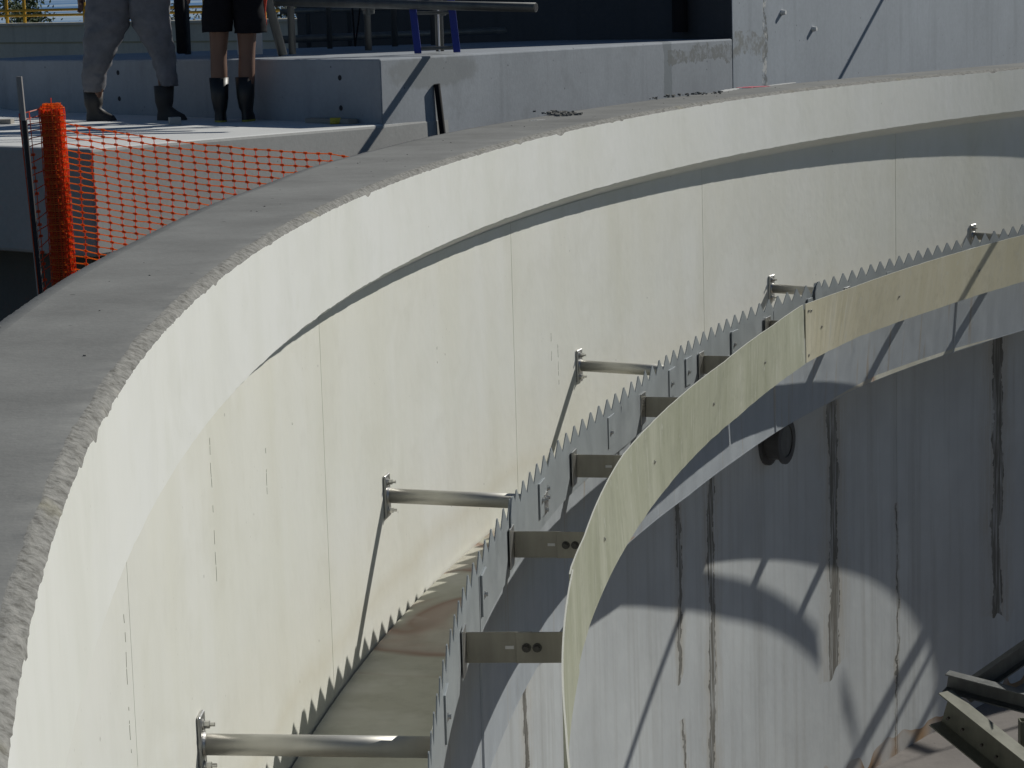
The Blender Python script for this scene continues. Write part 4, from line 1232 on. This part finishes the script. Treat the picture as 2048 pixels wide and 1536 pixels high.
# --- person walking to the right, grey trousers
D1 = 21.0
def q1(px, py, dd=0): return ray(px, py, D1 + dd)
pr = empty('person', (col_x(262, D1, zf), D1, zf), label='person in loose grey trousers and dark boots walking on the platform', cat='person')
hipL, hipR = q1(228, 2, -.05), q1(292, 2, .05)
kneeL, kneeR = q1(207, 108, -.05), q1(321, 100, -.05)
ankL, ankR = q1(188, 205, .05), q1(332, 208, -.12)
ankL.z = zf + .12; ankR.z = zf + .12
hc = (hipL + hipR) / 2 + Vector((0, 0, .03))
ch = hc + Vector((.02, .02, .48)); nk = ch + Vector((.03, 0, .13)); hd = nk + Vector((.04, 0, .17))
shL, shR = ch + Vector((-.16, .1, .03)), ch + Vector((.17, -.06, .03))
elL, wrL = shL + Vector((-.14, .02, -.28)), None
wrL = q1(158, -14, .0); elL = (shL + wrL) / 2 + Vector((-.07, .0, .03))
elR = shR + Vector((.10, .02, -.27)); wrR = elR + Vector((.14, .06, -.16))
J = [(hc, (.15, .11)), (ch, (.17, .11)), (nk, .055), (hd, .06), (shL, .06), (elL, .043), (wrL, .028), (shR, .06), (elR, .043), (wrR, .028), (hipL, .09), (kneeL, .06), (ankL, .045), (hipR, .09), (kneeR, .06), (ankR, .045)]
Ed = [(0, 1), (1, 2), (2, 3), (1, 4), (4, 5), (5, 6), (1, 7), (7, 8), (8, 9), (0, 10), (10, 11), (11, 12), (0, 13), (13, 14), (14, 15)]
skin_mesh('body', J, Ed, M['skin'], pr)
leg_cloth('trousers', pr, q1, M['trouser'],
          [[(-70, 196, 300, 0, .17), (-30, 180, 268, -.02, .17), (0, 173, 264, -.03, .165), (30, 171, 262, -.03, .16), (48, 170, 259, -.04, .15), (75, 168, 246, -.04, .14), (100, 167, 235, -.04, .125), (125, 165, 224, -.03, .115), (150, 163, 214, 0, .105), (170, 165, 209, .02, .10), (184, 168, 206, .04, .095)],
           [(-70, 240, 338, 0, .17), (-30, 250, 341, -.02, .17), (0, 256, 341, -.03, .165), (30, 261, 340, -.04, .16), (48, 264, 340, -.05, .15), (75, 280, 343, -.06, .135), (100, 295, 347, -.07, .12), (125, 305, 351, -.09, .11), (150, 313, 354, -.11, .10), (172, 320, 356, -.12, .095)]], .016)
JS = [(hc + Vector((0, 0, .08)), (.20, .145)), (ch, (.205, .14)), (ch + Vector((.01, 0, .09)), .08), (shL, .085), (elL, .065), (elL.lerp(wrL, .35), .055), (shR, .085), (elR, .065), (elR.lerp(wrR, .3), .055)]
skin_mesh('shirt', JS, [(0, 1), (1, 2), (1, 3), (3, 4), (4, 5), (1, 6), (6, 7), (7, 8)], M['shirt1'], pr, 0, 2, .025, .1)
boot(pr, (ankL.x, ankL.y, zf), (.96, -.2, 0), .28, M['boot']); boot(pr, (ankR.x - .01, ankR.y, zf), (.96, -.25, 0), .30, M['boot'])
hand(pr, wrL, (.12, -.1, -1), (.6, -.7, 0), M['skin']); hand(pr, wrR, (.5, -.2, -.8), (.5, -.8, 0), M['skin'])
head(pr, hd + Vector((.01, 0, .04)), (.85, .4, 0), M['skin'], M['helmet'])

# --- person standing with back turned, black shorts and bare legs
D2 = 20.4
def q2(px, py, dd=0): return ray(px, py, D2 + dd)
p2 = empty('person', (col_x(464, D2, zf), D2, zf), label='person in black shorts with bare legs and black boots standing on the platform', cat='person')
hipL, hipR = q2(440, -10), q2(492, -10)
kneeL, kneeR = q2(437, 108, .0), q2(494, 106, .0)
ankL, ankR = q2(440, 205), q2(492, 205)
ankL.z = ankR.z = zf + .12
hc = (hipL + hipR) / 2 + Vector((0, 0, .03))
ch = hc + Vector((0, .03, .50)); nk = ch + Vector((0, 0, .14)); hd = nk + Vector((0, .02, .17))
shL, shR = ch + Vector((-.19, 0, .03)), ch + Vector((.19, 0, .03))
elL, wrL = shL + Vector((-.07, -.02, -.29)), shL + Vector((.02, .16, -.42))
elR, wrR = shR + Vector((.08, -.02, -.29)), shR + Vector((.0, .17, -.40))
J = [(hc, (.15, .11)), (ch, (.17, .11)), (nk, .055), (hd, .06), (shL, .06), (elL, .043), (wrL, .028), (shR, .06), (elR, .043), (wrR, .028),
     (hipL, .10), ((hipL + kneeL) / 2, .095), (kneeL, .072), (kneeL.lerp(ankL, .4) + Vector((0, -.012, 0)), .076), (ankL, .05), (hipR, .10), ((hipR + kneeR) / 2, .095), (kneeR, .072), (kneeR.lerp(ankR, .4) + Vector((0, -.012, 0)), .076), (ankR, .05)]
Ed = [(0, 1), (1, 2), (2, 3), (1, 4), (4, 5), (5, 6), (1, 7), (7, 8), (8, 9), (0, 10), (10, 11), (11, 12), (12, 13), (13, 14), (0, 15), (15, 16), (16, 17), (17, 18), (18, 19)]
skin_mesh('body', J, Ed, M['skin'], p2)
leg_cloth('shorts', p2, q2, M['shorts'],
          [[(-80, 412, 475, 0, .15), (-30, 409, 470, 0, .155), (0, 407, 469, 0, .15), (35, 404, 467, 0, .145), (64, 404, 463, 0, .135)],
           [(-80, 455, 520, 0, .15), (-30, 462, 524, 0, .155), (0, 464, 527, 0, .15), (35, 467, 531, 0, .145), (66, 470, 533, 0, .135)]], .010)
JS = [(hc + Vector((0, 0, .06)), (.20, .145)), (ch, (.21, .14)), (ch + Vector((0, 0, .09)), .08), (shL, .085), (shL.lerp(elL, .7), .07), (shR, .085), (shR.lerp(elR, .7), .07)]
skin_mesh('shirt', JS, [(0, 1), (1, 2), (1, 3), (3, 4), (1, 5), (5, 6)], M['shirt2'], p2, 0, 2, .02, .1)
for a, px in ((ankL, 440), (ankR, 491)):
    boot(p2, (a.x, a.y, zf), (.12 if px > 460 else -.12, 1, 0), .37, M['gum'], M['sole'])
hand(p2, wrL, (.5, .6, -.5), (.5, -.5, 0), M['skin']); hand(p2, wrR, (-.5, .6, -.5), (-.5, -.5, 0), M['skin'])
head(p2, hd + Vector((0, 0, .04)), (0, 1, 0), M['skin'], M['helmet'])
# orange cloth tail hanging at the right hip
c0 = q2(526, -40, .02); c1 = q2(529, 50, .02); b = MB(); vs = []; n = 10
for k in range(n + 1):
    t = k / n; p = c0.lerp(c1, t); w = .035 * (1 - .55 * t) + .008 * math.sin(7 * t); 
    vs += [p + Vector((-w, -.012, 0)), p + Vector((w, -.012 + .012 * math.sin(9 * t), 0)), p + Vector((w, .012, 0)), p + Vector((-w, .012, 0))]
b.add(vs, [(4 * k + i, 4 * k + (i + 1) % 4, 4 * k + 4 + (i + 1) % 4, 4 * k + 4 + i) for k in range(n) for i in range(4)] + [(3, 2, 1, 0), (4 * n, 4 * n + 1, 4 * n + 2, 4 * n + 3)])
b.build('orange_cloth', M['vest'], p2, smooth=True)
